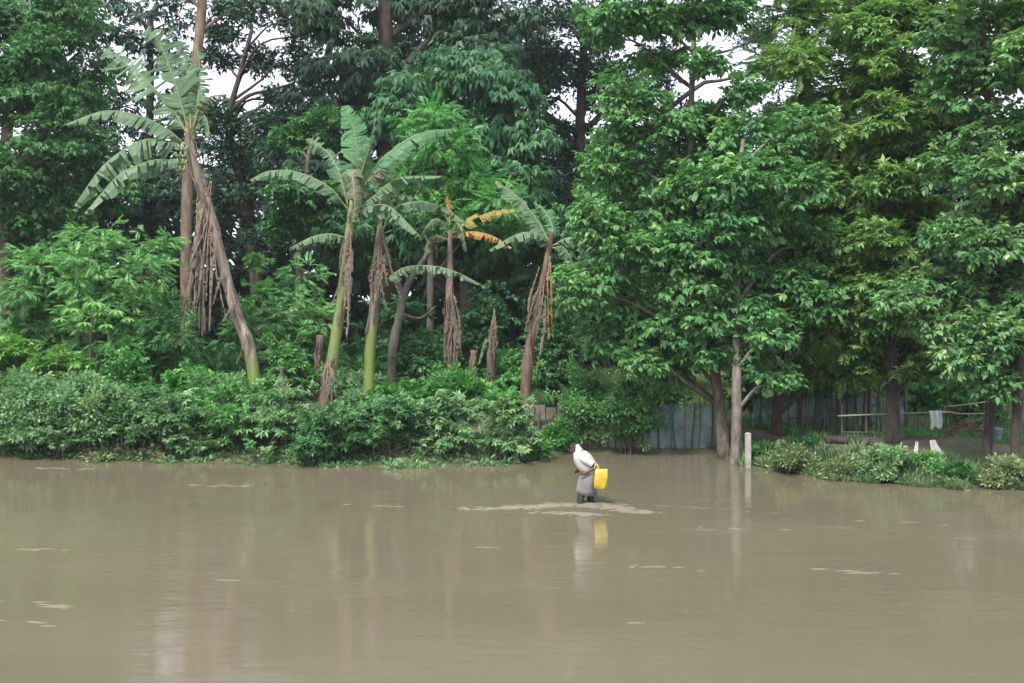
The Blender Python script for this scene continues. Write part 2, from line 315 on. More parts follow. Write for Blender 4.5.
def sprays(pos, dirs, kind, size, tint, q, upright=False):
    N = len(pos); T = TPL[kind][q.integers(8, size=N)]
    if upright:
        a = q.uniform(0, 2*math.pi, N); x = np.stack([np.cos(a), np.sin(a), 0*a], 1); z = nz(np.tile([0, 0, 1.], (N, 1))+q.normal(0, .12, (N, 3)))
        y = nz(np.cross(z, x)); x = np.cross(y, z)
    else:
        x = nz(dirs); up = np.tile([0, 0, 1.], (N, 1))+q.normal(0, .22, (N, 3)); y = nz(np.cross(up, x)); z = np.cross(x, y)
    B = np.stack([x, y, z], 1)
    s = (size*q.uniform(.7, 1.3, N)) if np.isscalar(size) else size
    V = np.einsum('nkvi,nij->nkvj', T*s[:, None, None, None], B)+pos[:, None, None, :]
    k = T.shape[1]; tn = np.clip(tint[:, None]+q.normal(0, .12, (N, k))+.4*(q.uniform(0, 1, (N, k)) > .985), 0, 1)
    return V.reshape(-1, 3), tn.ravel()
def quads(n): return np.arange(n).reshape(-1, 4)
def tri_leaves(V):
    """far crowns: one triangle a leaf"""
    A = V.reshape(-1, 4, 3); s = .28*(A[:, 2]-A[:, 0])
    T = np.stack([A[:, 1]-s, A[:, 2], A[:, 3]-s], 1).reshape(-1, 3)
    return T, np.arange(len(T)).reshape(-1, 3)
def crown(clumps, kind, size, dens, q, tint0=.42, tw=None, nsub=18, spread=.16, subr=.40, flat=.75):
    """clumps: (center, radii). Leaf sprays on the shells of many small sub-clumps; twigs into tw."""
    Ps, Ds, Ts = [], [], []
    for c, r in clumps:
        c = np.array(c); r = np.array(r); rm = r.mean(); off = HZ-(c[2]+r[2]-CH)/c[1]*F > 683 or HZ-(c[2]-r[2]-CH)/c[1]*F < 5 or abs(c[0]/c[1]*F) > 512+40
        u = nz(q.normal(0, 1, (nsub, 3))); u[:, 2] = u[:, 2]*.85+.12
        sc = c+u*r*q.uniform(.35, 1.02, nsub)[:, None]
        sr = rm*subr*q.uniform(.55, 1.25, nsub)
        for j in range(nsub):
            n = max(6, int(DEN*dens*(.45 if off else 1)*4*math.pi*sr[j]**2/(size*size*.5)))
            if u[j, 1] > .25: n = max(5, int(n*.5))
            w = nz(q.normal(0, 1, (n, 3))); low = w[:, 2] < -.35; w[low, 2] *= -.6
            p = sc[j]+w*sr[j]*q.uniform(.45, 1.05, n)[:, None]*np.array([1.15, 1.15, flat])
            d = w*[1, 1, .35]+.45*u[j]+q.normal(0, .35, (n, 3))+[0, 0, -.18]
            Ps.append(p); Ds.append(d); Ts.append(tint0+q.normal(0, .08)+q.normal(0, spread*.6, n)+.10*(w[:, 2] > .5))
            if tw is not None and j % 2 == 0:
                mdl = (c+sc[j])/2+q.normal(0, .1*rm, 3); tw.tube(spline([c, mdl, sc[j]], 5), [.022*rm+.008, .006], 4, cap=False)
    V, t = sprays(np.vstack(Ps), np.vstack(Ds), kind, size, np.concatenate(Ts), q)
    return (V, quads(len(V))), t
def ground_pt(x, d): X = (x-512)/F*d; return np.array([X, d, float(gz(X, d))])
def tree(name, label, d, trunk, clumps, leaf, kind, size, dens, bark, seed, group=None, tint0=.42, nsub=22, cat='tree', subr=.44, flat=.75, extra=()):
    """trunk: (px, py, width px) from the foot up; clumps: (px, py, rx, ry[, depth offset m])"""
    q = np.random.default_rng(seed); size *= .72 if d < 42 else .95
    base = ground_pt(trunk[0][0], d); t = thing(name, base, label, cat, group)
    pts = [base-[0, 0, .15]]+[P(x, y, d) for x, y, _ in trunk[1:]]; w = [k[2]/F*d/2 for k in trunk]
    dy = q.normal(0, .12, len(pts)); dy[0] = 0; pts = [p+[0, e, 0] for p, e in zip(pts, dy)]
    sp = spline(pts, 24); wr = np.interp(np.linspace(0, 1, 24), np.linspace(0, 1, len(w)), w); wr[0] *= 1.35; wr[1] *= 1.1
    br = MB().tube(sp, wr, 10, .07)
    C3 = []
    for c in clumps:
        x, y, rx, ry = c[:4]; dd = d+(c[4] if len(c) > 4 else q.uniform(-.9, .9))
        C3.append((P(x, y, dd), np.array([rx/F*dd, (rx+ry)/2/F*dd*.9, ry/F*dd])))
    for c, r in C3:
        h = np.hypot(sp[:, 0]-c[0], sp[:, 1]-c[1]); want = c[2]-.55*h-.2
        i = int(np.argmin(np.abs(sp[3:, 2]-want[3:])+.3*h[3:]))+3; s0 = sp[i]
        L = np.linalg.norm(c-s0)
        md = s0*.5+c*.5+[0, 0, .12*L]+q.normal(0, .06*L, 3); md2 = s0*.2+c*.8+[0, 0, .08*L]+q.normal(0, .05*L, 3)
        rr = min(wr[i]*.6, .03+.022*L); br.tube(spline([s0, md, md2, c], 10), [rr, rr*.7, rr*.45, rr*.25], 6, .05)
    for e in extra:
        pp = [P(x, y, d) for x, y in e[0]]; pp[0] = sp[int(np.argmin(np.linalg.norm(sp-pp[0], axis=1)))]
        br.tube(spline(pp, 12), [e[1]/F*d/2, e[2]/F*d/2], 6, .08)
    geo, tint = crown(C3, kind, size, dens, q, tint0, br, nsub, subr=subr, flat=flat)
    if d > 40: geo = tri_leaves(geo[0])
    part('trunk', br, M[bark], t)
    c = part('foliage', geo, M[leaf], t, tint=tint, smooth=False); c['kind'] = 'stuff'
    return t
def shrub(label, x, d, top, rx, leaf, kind='rosette', size=.3, dens=.5, seed=0, name='shrub', tint0=.45, group=None, nsub=15, n=None):
    """a bush standing on the ground: pixel column, depth, pixel row of its top, half width in pixels"""
    q = np.random.default_rng(seed+1000); b = ground_pt(x, d); size *= .72
    t = thing(name, b, label, 'shrub', group)
    H = (P(x, top, d)[2]-b[2]); hw = rx/F*d; C3 = []; st = MB()
    n = n or max(5, int(4+hw*3.5+H*1.2))
    for i in range(n):
        a = q.uniform(0, 2*math.pi); rr = hw*.72*math.sqrt(q.uniform(0, 1)); k = q.uniform(.25, .82)
        k *= 1-.45*(rr/hw)**2
        if i == 0: rr *= .3; k = .8
        r = np.array([1, 1, .8])*min(hw*.48, H*.32)*q.uniform(.8, 1.2)
        c = b+[rr*math.cos(a), rr*math.sin(a)*.8, max(H*k, .12)]; C3.append((c, r))
        f = b+[q.normal(0, .1), q.normal(0, .1), -.08]; st.tube(spline([f, (f+c)/2+q.normal(0, .07, 3), c], 6), [.028, .010], 5, cap=False)
    geo, tint = crown(C3, kind, size, dens, q, tint0, st, nsub)
    sp_, sd_ = [], []
    for i in range(int(8+hw*9)):                      # loose shoots sticking out of the mass
        c, r = C3[int(q.integers(len(C3)))]; u = nz(np.array([q.normal(0, 1), -abs(q.normal(0, .7)), q.normal(.35, .7)])); L = q.uniform(.18, .6)*min(1, H*.8)
        a0 = c+u*r*.8; a1 = a0+u*L+[0, 0, .1*L]; a2 = a1+u*[1, 1, .2]*L*.5-[0, 0, .15*L]
        pl = spline([a0, a1, a2], 9); st.tube(pl, [.009, .004], 4, cap=False)
        sp_.append(pl[2:]+q.normal(0, .025, (7, 3))); sd_.append(np.tile(u, (7, 1))+q.normal(0, .6, (7, 3)))
    sp_ = np.vstack(sp_); V2, t2 = sprays(sp_, np.vstack(sd_), kind, size*.8, tint0+.12+q.normal(0, .12, len(sp_)), q)
    geo = (np.vstack([geo[0], V2]), quads(len(geo[0])+len(V2))); tint = np.concatenate([tint, t2])
    if d > 37.5: geo = tri_leaves(geo[0])
    V = geo[0]; lo = gz(V[:, 0], V[:, 1])+.01; V[:, 2] = np.maximum(V[:, 2], np.maximum(lo, .02))
    part('stems', st, M['twig'], t); f = part('foliage', geo, M[leaf], t, tint=tint, smooth=False); f['kind'] = 'stuff'
    return t
# ------------------------------------------------------------------ far wood (one dark mass behind everything)
q = np.random.default_rng(5); N = 9000
dd = q.uniform(58, 72, N); xx = q.uniform(-140, 1180, N)
topy = 160+36*np.sin(xx*.021)+25*np.sin(xx*.06+1)
yy = topy+(430-topy)*q.uniform(0, 1, N)**.8
pos = np.stack([(xx-512)/F*dd, dd, CH-(yy-HZ)/F*dd], 1); pos[:, 2] = np.maximum(pos[:, 2], gz(pos[:, 0], pos[:, 1])+.2)
V, tn = sprays(pos, q.normal(0, 1, (N, 3))-[0, .6, 0], 'broad', 1.5, .35+q.normal(0, .12, N), q)
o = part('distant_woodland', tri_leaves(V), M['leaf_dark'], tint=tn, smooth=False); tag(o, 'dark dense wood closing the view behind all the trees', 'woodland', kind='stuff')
# ------------------------------------------------------------------ background trees
G = 'trees at the back of the bank'
tree('tree', 'dense mid green tree filling the top left corner', 41, [(-6, 420, 22), (0, 300, 18), (3, 200, 13), (6, 120, 11), (20, 30, 7)],
     [(15, 20, 42, 38), (66, 14, 34, 30), (40, 75, 45, 40), (84, 84, 28, 34), (8, 110, 35, 32), (60, 140, 40, 34), (96, 150, 22, 26), (110, 190, 30, 30), (20, 175, 35, 28), (70, 195, 40, 30), (15, 225, 32, 25), (-40, 60, 40, 70), (-40, 180, 40, 50), (50, 238, 40, 24)],
     'leaf_mid', 'broad', .40, .75, 'bark_tan', 21, G, .50)
tree('tree', 'tall bare tan trunk rising behind the leaning banana plant', 43, [(184, 420, 14), (187, 300, 12), (188, 200, 11), (193, 100, 11), (201, 0, 10), (205, -120, 8)],
     [(180, -110, 60, 60), (240, -120, 60, 50), (215, -170, 60, 50), (250, 5, 26, 14), (165, -15, 26, 16)], 'leaf_dark', 'broad', .36, .5, 'bark_tan', 22, G, .5)
tree('tree', 'dark thin tree with sky gaps left of the tan trunk', 56, [(150, 420, 16), (148, 250, 12), (150, 120, 8), (152, 20, 6)],
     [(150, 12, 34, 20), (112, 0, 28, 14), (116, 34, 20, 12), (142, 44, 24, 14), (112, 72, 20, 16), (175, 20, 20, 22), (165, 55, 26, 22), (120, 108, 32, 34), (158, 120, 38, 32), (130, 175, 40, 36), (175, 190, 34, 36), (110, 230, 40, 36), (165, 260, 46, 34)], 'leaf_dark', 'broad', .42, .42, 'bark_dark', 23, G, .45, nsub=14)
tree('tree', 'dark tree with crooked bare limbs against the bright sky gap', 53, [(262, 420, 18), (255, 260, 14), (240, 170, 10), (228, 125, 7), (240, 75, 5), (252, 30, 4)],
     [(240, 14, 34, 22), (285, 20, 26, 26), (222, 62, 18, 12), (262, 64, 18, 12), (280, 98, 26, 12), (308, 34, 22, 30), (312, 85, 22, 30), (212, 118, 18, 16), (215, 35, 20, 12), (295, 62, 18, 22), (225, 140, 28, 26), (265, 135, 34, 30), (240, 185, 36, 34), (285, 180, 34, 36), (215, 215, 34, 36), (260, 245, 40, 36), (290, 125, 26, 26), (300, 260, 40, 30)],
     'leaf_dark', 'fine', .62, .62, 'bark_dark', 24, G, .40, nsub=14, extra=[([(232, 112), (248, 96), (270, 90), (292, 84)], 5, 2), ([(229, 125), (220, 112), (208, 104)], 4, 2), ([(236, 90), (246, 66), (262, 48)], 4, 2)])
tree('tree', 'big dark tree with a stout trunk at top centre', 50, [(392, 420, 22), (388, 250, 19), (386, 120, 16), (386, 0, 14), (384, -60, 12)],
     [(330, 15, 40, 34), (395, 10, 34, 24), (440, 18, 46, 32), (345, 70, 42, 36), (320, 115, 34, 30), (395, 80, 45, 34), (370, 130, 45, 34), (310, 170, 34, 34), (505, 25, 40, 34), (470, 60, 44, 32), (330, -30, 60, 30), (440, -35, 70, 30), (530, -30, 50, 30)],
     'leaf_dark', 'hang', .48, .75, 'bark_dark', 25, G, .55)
tree('tree', 'broad blue green tree with tiered drooping foliage behind the bananas', 46, [(470, 420, 20), (468, 300, 16), (462, 200, 12), (455, 100, 8)],
     [(420, 90, 45, 34), (470, 75, 45, 30), (505, 110, 36, 36), (440, 135, 45, 34), (495, 165, 40, 36), (525, 195, 28, 30), (465, 195, 45, 34), (415, 165, 36, 30), (520, 235, 36, 26), (470, 250, 46, 30), (425, 230, 40, 34), (530, 140, 20, 30), (395, 120, 26, 24), (370, 205, 34, 30), (345, 235, 34, 34), (385, 250, 34, 34)],
     'leaf_blue', 'hang', .46, 1.0, 'bark', 26, G, .48, flat=.6)
tree('tree', 'small fresh green tree behind the upright banana leaf', 43.5, [(300, 420, 9), (298, 320, 8), (300, 230, 6), (310, 150, 4)],
     [(300, 140, 26, 22), (330, 128, 22, 18), (300, 190, 30, 30), (325, 215, 28, 24), (285, 230, 20, 22)], 'leaf_mid', 'rosette', .34, .7, 'bark', 27, G, .5)
tree('tree', 'gloomy dark tree with a pale diagonal dead limb', 55, [(575, 420, 16), (578, 260, 13), (580, 130, 10), (585, 20, 7)],
     [(560, 20, 38, 30), (600, 30, 36, 40), (575, 85, 40, 36), (610, 110, 34, 36), (560, 140, 30, 30), (585, 170, 40, 36), (560, 215, 36, 34), (600, 230, 44, 40), (540, -10, 40, 24), (525, 50, 28, 34), (548, 60, 30, 24), (620, -20, 40, 26), (640, 20, 26, 20), (660, 60, 26, 18), (760, 130, 20, 20), (640, 90, 30, 26), (600, 75, 30, 28), (535, 95, 26, 28), (690, 120, 26, 16), (755, 40, 22, 16), (780, 70, 24, 26), (785, 120, 24, 20), (640, 160, 34, 40)],
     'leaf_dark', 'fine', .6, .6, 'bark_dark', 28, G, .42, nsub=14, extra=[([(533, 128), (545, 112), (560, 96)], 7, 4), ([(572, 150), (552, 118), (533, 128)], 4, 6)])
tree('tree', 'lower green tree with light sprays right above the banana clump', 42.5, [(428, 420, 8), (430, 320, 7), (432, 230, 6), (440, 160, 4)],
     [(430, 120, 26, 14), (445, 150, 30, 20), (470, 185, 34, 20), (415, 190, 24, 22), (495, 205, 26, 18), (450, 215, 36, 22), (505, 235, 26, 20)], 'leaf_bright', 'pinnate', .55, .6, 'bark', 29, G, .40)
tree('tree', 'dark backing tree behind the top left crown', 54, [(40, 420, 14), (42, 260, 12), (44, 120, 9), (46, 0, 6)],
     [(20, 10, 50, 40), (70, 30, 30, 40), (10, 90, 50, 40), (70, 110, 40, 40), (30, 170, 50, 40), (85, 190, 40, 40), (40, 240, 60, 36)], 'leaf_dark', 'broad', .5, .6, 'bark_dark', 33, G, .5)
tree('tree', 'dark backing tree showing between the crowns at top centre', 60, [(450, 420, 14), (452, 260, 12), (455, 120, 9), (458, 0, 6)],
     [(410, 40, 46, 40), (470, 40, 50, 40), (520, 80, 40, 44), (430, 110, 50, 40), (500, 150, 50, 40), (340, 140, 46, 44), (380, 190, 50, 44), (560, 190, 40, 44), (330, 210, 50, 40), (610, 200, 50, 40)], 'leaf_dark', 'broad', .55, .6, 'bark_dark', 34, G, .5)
# trees behind the right group
tree('tree', 'dark tree closing the view behind the right hand trees', 47, [(820, 420, 18), (822, 300, 16), (826, 180, 12), (832, 90, 8)],
     [(820, 150, 55, 45), (870, 180, 60, 50), (800, 230, 60, 45), (860, 270, 60, 45), (790, 300, 60, 40), (840, 330, 60, 34), (900, 300, 60, 40), (900, 350, 50, 26), (800, 350, 46, 22), (745, 350, 44, 24), (740, 300, 40, 40), (690, 330, 36, 30), (920, 220, 60, 55), (970, 300, 60, 50), (1010, 220, 50, 60)],
     'leaf_dark', 'broad', .50, .7, 'bark_dark', 31, G, .6)
tree('tree', 'dark leafy tree behind the right end of the fence net', 44, [(640, 420, 11), (640, 340, 10), (636, 260, 7), (632, 180, 5)],
     [(600, 210, 36, 34), (640, 200, 36, 30), (590, 270, 36, 36), (635, 270, 40, 34), (610, 325, 44, 30), (655, 325, 34, 30), (565, 240, 26, 36), (560, 305, 30, 34)], 'leaf_mid', 'broad', .40, .8, 'bark_dark', 32, G, .40)
# ------------------------------------------------------------------ right hand trees
G = 'trees on the right bank'
tree('tree', 'curved dark trunk tree with broad drooping leaves beside the fence net', 33.6, [(725, 458, 13), (719, 400, 11), (710, 340, 10), (697, 270, 8), (690, 200, 7), (692, 100, 6), (694, 40, 5), (690, -40, 4)],
     [(630, 14, 40, 24), (680, 18, 36, 22), (730, 12, 34, 18), (606, 28, 22, 22), (625, 95, 30, 20), (650, 130, 42, 32), (612, 160, 26, 28), (690, 150, 34, 30), (640, 195, 44, 32), (600, 225, 26, 26), (690, 210, 34, 30), (635, 255, 42, 32), (590, 290, 26, 30), (640, 310, 40, 28), (605, 340, 32, 22), (690, 265, 34, 30), (675, 345, 28, 20), (695, 185, 26, 22, -.9), (692, 240, 26, 22, -.9), (700, 300, 26, 18, -.9), (640, 365, 26, 14), (690, 330, 30, 16, -.8), (710, 355, 26, 12, -.6), (665, 375, 22, 10), (655, 58, 24, 12), (705, 62, 16, 10), (745, 90, 16, 10), (715, 118, 30, 12), (660, -40, 70, 34), (730, -40, 60, 30)],
     'leaf_right', 'broad', .44, .85, 'bark', 41, G, .48)
tree('tree', 'straight grey trunk tree standing at the waterline by the white post', 32.6, [(735, 462, 11), (736, 400, 10), (737, 300, 9), (737, 200, 8), (738, 170, 6), (742, 140, 4)],
     [(735, 140, 34, 22), (770, 165, 40, 32), (725, 190, 28, 26), (765, 220, 38, 30), (715, 250, 30, 26), (755, 275, 40, 28), (700, 290, 32, 24), (790, 290, 34, 28), (735, 316, 36, 20), (742, 180, 26, 22, -.9), (735, 225, 22, 20, -.9), (770, 335, 30, 18), (795, 130, 26, 22), (805, 190, 30, 26), (818, 245, 30, 26), (815, 305, 30, 22), (735, 345, 22, 10, 1.2), (755, 358, 28, 14), (775, 380, 26, 12)],
     'leaf_right', 'broad', .44, .75, 'bark_pale', 42, G, .46, nsub=16)
tree('tree', 'tree with a forked dark trunk behind the grey straight one', 34.7, [(777, 450, 12), (778, 400, 10), (782, 320, 9), (790, 200, 8), (800, 90, 6), (806, 10, 4)],
     [(790, 25, 36, 34), (840, 20, 40, 34), (805, 85, 40, 34), (845, 90, 36, 34), (800, 140, 36, 30), (835, 160, 42, 34), (800, 205, 40, 32), (845, 225, 42, 32), (795, 260, 40, 30), (830, 290, 44, 30), (790, 330, 40, 26), (835, 345, 36, 22), (800, 60, 22, 22, -1), (806, 180, 24, 22, -1), (782, 300, 24, 22, -1), (800, 372, 36, 16), (845, 372, 34, 16), (850, 130, 26, 24, -1.2), (855, 185, 28, 24, -1.2), (850, 240, 28, 24, -1.2), (852, 295, 28, 22, -1.2), (845, 335, 26, 18, -1), (810, -40, 70, 40)],
     'leaf_right2', 'pinnate', .60, .85, 'bark_dark', 43, G, .60, extra=[([(778, 410), (790, 390), (800, 360), (806, 330)], 6, 4)])
tree('tree', 'stout dark trunk tree before the drying rail', 33.2, [(893, 452, 16), (893, 400, 13), (890, 330, 12), (888, 220, 11), (892, 110, 8), (900, 20, 5)],
     [(890, 25, 44, 36), (940, 30, 42, 34), (880, 90, 44, 36), (930, 100, 44, 36), (890, 155, 44, 32), (935, 170, 40, 34), (880, 210, 42, 32), (925, 235, 40, 30), (865, 260, 36, 28), (900, 290, 44, 28), (888, 60, 22, 24, -1.2), (888, 120, 24, 24, -1.3), (890, 185, 24, 24, -1.4), (888, 245, 26, 24, -1.4), (896, 318, 30, 20, -1.2), (860, 350, 30, 16), (925, 345, 30, 18), (935, 125, 30, 24), (905, 140, 28, 22), (960, 120, 26, 24), (880, 372, 34, 14), (925, 372, 30, 14), (870, 325, 36, 22), (910, -45, 70, 40)],
     'leaf_right2', 'rosette', .38, .9, 'bark_dark', 44, G, .50)
tree('tree', 'leaning trunk tree at right with pale low hanging sprays', 30.4, [(984, 478, 11), (988, 430, 10), (993, 370, 11), (996, 260, 9), (990, 150, 7), (985, 60, 5)],
     [(985, 35, 40, 30), (950, 50, 30, 26), (1015, 75, 34, 34), (970, 90, 36, 30), (1000, 140, 44, 34), (960, 170, 34, 26), (1005, 210, 40, 34), (960, 235, 36, 24), (930, 290, 34, 20), (900, 300, 24, 14), (965, 295, 36, 24), (1000, 280, 36, 28), (945, 330, 34, 18), (990, 340, 36, 24), (990, 180, 24, 24, -.9), (992, 250, 24, 22, -.9), (965, 360, 26, 14), (1000, 385, 22, 14), (1015, 370, 26, 20), (980, -25, 60, 26)],
     'leaf_right3', 'broad', .40, .85, 'bark_dark', 45, G, .52, extra=[([(990, 300), (960, 294), (920, 293), (890, 296)], 5, 2)])
tree('tree', 'dark trunk tree cut by the right edge of the picture', 29.6, [(1017, 484, 10), (1018, 430, 9), (1022, 350, 11), (1030, 220, 8), (1035, 100, 5)],
     [(1045, 60, 40, 40), (1040, 140, 36, 36), (1030, 230, 30, 36), (1045, 300, 36, 36), (1035, 10, 30, 26), (1020, 345, 24, 22), (1060, 200, 40, 50)],
     'leaf_right3', 'rosette', .36, .8, 'bark_dark', 46, G, .5)
# ------------------------------------------------------------------ banana plants
def banana_leaf(par, path, Wd, mat, q, droop=.55, ref=(0, 0, 1), tear=.8, name='leaf', rib='midrib', n=44, ribw=.018, tint0=.45, curl=.25):
    """path: 3-D midrib points; two torn half blades hang from the midrib"""
    if name == 'leaf': Wd *= 1.3
    c = spline(path, n); t = nz(np.gradient(c, axis=0)); ref = np.array(ref, float)
    side = nz(np.cross(t, ref)); nor = np.cross(side, t)
    u = np.linspace(0, 1, n); w = Wd*np.clip(np.sin(math.pi*np.clip(.06+.92*u, 0, 1)**.85), 0, 1)**.55
    w *= np.clip((u-.06)/.08, 0, 1)
    mb = MB()
    for s in (-1, 1):
        i = 0
        while i < n-1:
            g = min(int(q.geometric(.22+.45*tear*q.uniform(.3, 1))), 8); j = min(i+g, n-1)
            if s > 0 and i > 3 and q.uniform() < .1*tear: i = j; continue
            a0 = droop+q.normal(0, .36)*tear; shr = q.uniform(.05, .55)*tear; lw = 1-.6*tear*q.uniform(0, 1)**2; sw = q.normal(.15, .16)
            gap = .02+.05*tear
            rows = []
            mid = (i+j)/2
            for k in range(i, j+1):
                row = []
                for m, v in enumerate((0, .3, .65, 1.)):
                    kk = k+(mid-k)*(shr*v+gap*(v > 0)); k0 = int(min(max(kk, 0), n-1.001)); f = kk-k0
                    cc = c[k0]*(1-f)+c[k0+1]*f; ss = side[k0]; nn = nor[k0]; tt = t[k0]; ww = w[k0]*(1-f)+w[k0+1]*f
                    a = a0*(.35+.9*v)
                    L = ww*v*lw
                    row.append(cc+(ss*s*math.cos(a)-nn*math.sin(a)+tt*sw*v)*L+nn*curl*ww*v*(1-v)*.6+q.normal(0, .006, 3))
                rows.append(row)
            V = [p for r in rows for p in r]
            Fc = [[r*4+m, r*4+m+1, (r+1)*4+m+1, (r+1)*4+m] for r in range(len(rows)-1) for m in range(3)]
            tn = tint0+q.normal(0, .09)
            mb.add(V, Fc); mb.T += [float(np.clip(tn+.18*tear*(f % 3 == 2)*q.uniform(0, 1.2), 0, 1)) for f in range(len(Fc))]
            i = j
    lf = part(name, mb, M[mat], par, smooth=False)
    rb = MB().tube(c, ribw*np.linspace(1.3, .3, n), 5); part('midrib', rb, M['midrib' if rib == 'midrib' else 'midrib_dead'], lf)
    return lf
def px_path(pts, d, dz=(0, 0)):
    m = len(pts); return [P(x, y, d+dz[0]+(dz[1]-dz[0])*(i/(m-1))) for i, (x, y) in enumerate(pts)]
def stem(par, pts, d, w, mat, name='pseudostem', dy=0, base=None, n=22):
    p3 = [P(x, y, d+dy*i/(len(pts)-1)) for i, (x, y) in enumerate(pts)]
    if base is not None: p3[0] = base-[0, 0, .1]
    sp = spline(p3, n); rad = np.interp(np.linspace(0, 1, n), np.linspace(0, 1, len(w)), w)/F*d/2*.86
    rad = rad*(1+.07*np.sin(np.arange(n)*2.1)+rng.normal(0, .03, n))
    o = part(name, MB().tube(sp, rad, 12, .05), M[mat], par); return o, sp
def dead_hang(par, x0, y0, x1, y1, d, q, wd=.1, mat='banana_dead', name='dead_leaf', dz=0.):
    xm = (x0*.6+x1*.4)+q.normal(0, 2.5); ym = y0*.6+y1*.4
    wd *= .95; pa = [P(x0, y0, d), P(xm, ym, d+dz-.12), P(x1, y1, d+dz-.1)]
    return banana_leaf(par, pa, wd, mat, q, droop=.75+q.normal(0, .25), ref=(q.normal(0, .8), -1, 0), tear=.95, name=name, rib='dead', n=26, ribw=.012, tint0=.45+q.normal(0, .12))
def sheaths(par, sp, rad, q, k, mat='banana_dead', lo=.1, hi=.95):
    """papery dry sheath flaps clinging to the stem"""
    for _ in range(k):
        i = int(q.integers(int(lo*len(sp)), int(hi*len(sp)))); a = q.uniform(math.pi*.95, math.pi*2.05)
        o = np.array([math.cos(a), math.sin(a), 0]); top = sp[i]+o*rad*1.0; L = q.uniform(.35, .9)
        dn = sp[max(0, i-int(L*3.2))]; dirn = nz(dn-sp[i]+[0, 0, -1e-3])
        pa = [top, top+dirn*L*.5+o*q.uniform(.02, .07), top+dirn*L+o*q.uniform(.0, .14)]
        banana_leaf(par, pa, q.uniform(.04, .09), mat, q, droop=.5, ref=o, tear=.4, name='dry_sheath', rib='dead', n=8, ribw=.006, tint0=.4+q.normal(0, .15))
G = 'banana plants on the left bank'
# the tall leaning one at left
q = np.random.default_rng(101); d = 36.2; b = ground_pt(259, d)
B1 = thing('banana_plant', b, 'tall banana plant leaning left with ragged grey green fronds', 'banana plant', G)
o, sp = stem(B1, [(258, 400), (250, 350), (238, 318), (224, 268), (210, 215), (199, 178), (190, 148), (187, 128)], d, [17, 15, 14, 13, 12.5, 11, 8, 5], 'stem_mix', base=b)
sheaths(B1, sp, .17, q, 16, lo=.25)
top = P(190, 146, d)
L = lambda pts, dz, w, m='banana', **k: banana_leaf(B1, px_path(pts, d, dz), w, m, q, **k)
L([(186, 146), (168, 130), (140, 116), (105, 111), (66, 124)], (0, -.6), .36, droop=.75, tear=.75)
L([(188, 150), (168, 141), (140, 141), (104, 165), (74, 206)], (0, -.9), .52, droop=.85, tear=1, tint0=.5)
L([(187, 158), (170, 160), (150, 161), (118, 176), (84, 214)], (0, -1.2), .46, droop=.9, tear=1, tint0=.52)
L([(188, 136), (172, 108), (148, 82), (124, 62), (104, 48)], (0, .5), .58, droop=.35, ref=(.3, -1, .5), tear=.9)
L([(188, 130), (178, 92), (167, 60), (157, 38), (143, 33)], (0, -.1), .52, droop=.4, ref=(-.2, -1, .3), tear=.95, tint0=.5)
L([(191, 130), (189, 95), (186, 68), (181, 42)], (0, .3), .34, droop=.3, ref=(.2, -1, .2), tear=.6)
L([(193, 132), (198, 100), (200, 72), (197, 46)], (0, .5), .30, droop=.4, ref=(-.3, -1, .2), tear=.9)
L([(193, 128), (200, 108), (210, 97), (226, 94)], (0, -.3), .26, 'banana_dull', droop=.8, tear=.9)
L([(193, 140), (200, 120), (206, 118), (210, 138)], (0, -.5), .22, 'banana', droop=.9, tear=.9)
fb = MB()
for k in range(4):
    for j in range(7):
        a = 2*math.pi*j/7+k*.4; c0 = P(181, 150+k*7, d-.18)
        fb.tube(spline([c0+[.06*math.cos(a), .06*math.sin(a), 0], c0+[.14*math.cos(a), .14*math.sin(a), .03], c0+[.17*math.cos(a), .17*math.sin(a), .14]], 5), [.03, .034, .012], 6)
fb.tube(spline([P(189, 148, d), P(183, 143, d-.12), P(181, 152, d-.18), P(181, 176, d-.18)], 8), [.04, .03], 6)
part('fruit_bunch', fb, rough_mat('green fruit', [(.3, (.14, .22, .09)), (.7, (.24, .32, .16))], 8, bump=.1, rough=.5), B1)
for k in range(26):
    x0 = q.uniform(195, 212); x1 = q.uniform(186, 210)-6*(k % 3 == 0); y1 = q.uniform(270, 338)
    dead_hang(B1, x0, q.uniform(180, 215), x1, y1, d-.05, q, q.uniform(.07, .15), dz=q.uniform(-.1, .3))
for x0, y0, x1, y1 in ((224, 268, 213, 305), (232, 300, 222, 322), (246, 328, 236, 365), (214, 235, 226, 318)):
    dead_hang(B1, x0, y0, x1, y1, d-.25, q, .07)
# the one with the bright upright leaf
q = np.random.default_rng(102); d = 36.4; b = ground_pt(329, d)
B2 = thing('banana_plant', b, 'banana plant with one broad bright upright leaf over its crown', 'banana plant', G)
o, sp = stem(B2, [(329, 398), (334, 350), (341, 305), (346, 260), (350, 225), (352, 200)], d, [15, 13, 12, 11, 9, 6], 'stem_green', base=b); sheaths(B2, sp, .16, q, 9)
L = lambda pts, dz, w, m='banana', **k: banana_leaf(B2, px_path(pts, d, dz), w, m, q, **k)
L([(352, 205), (357, 165), (355, 135), (345, 106)], (0, .3), .36, 'banana_bright', droop=.15, ref=(.25, -1, .1), tear=.25)
L([(354, 205), (360, 178), (367, 155), (374, 136)], (0, -.2), .36, 'banana', droop=.6, ref=(.6, -1, .2), tear=.8, tint0=.3)
L([(353, 200), (352, 178), (354, 190), (354, 222)], (-.1, -.7), .27, 'banana_dull', droop=.5, ref=(0, -1, .3), tear=.5)
L([(348, 210), (330, 188), (300, 173), (270, 171), (250, 180)], (0, -.6), .30, droop=.8, tear=.6)
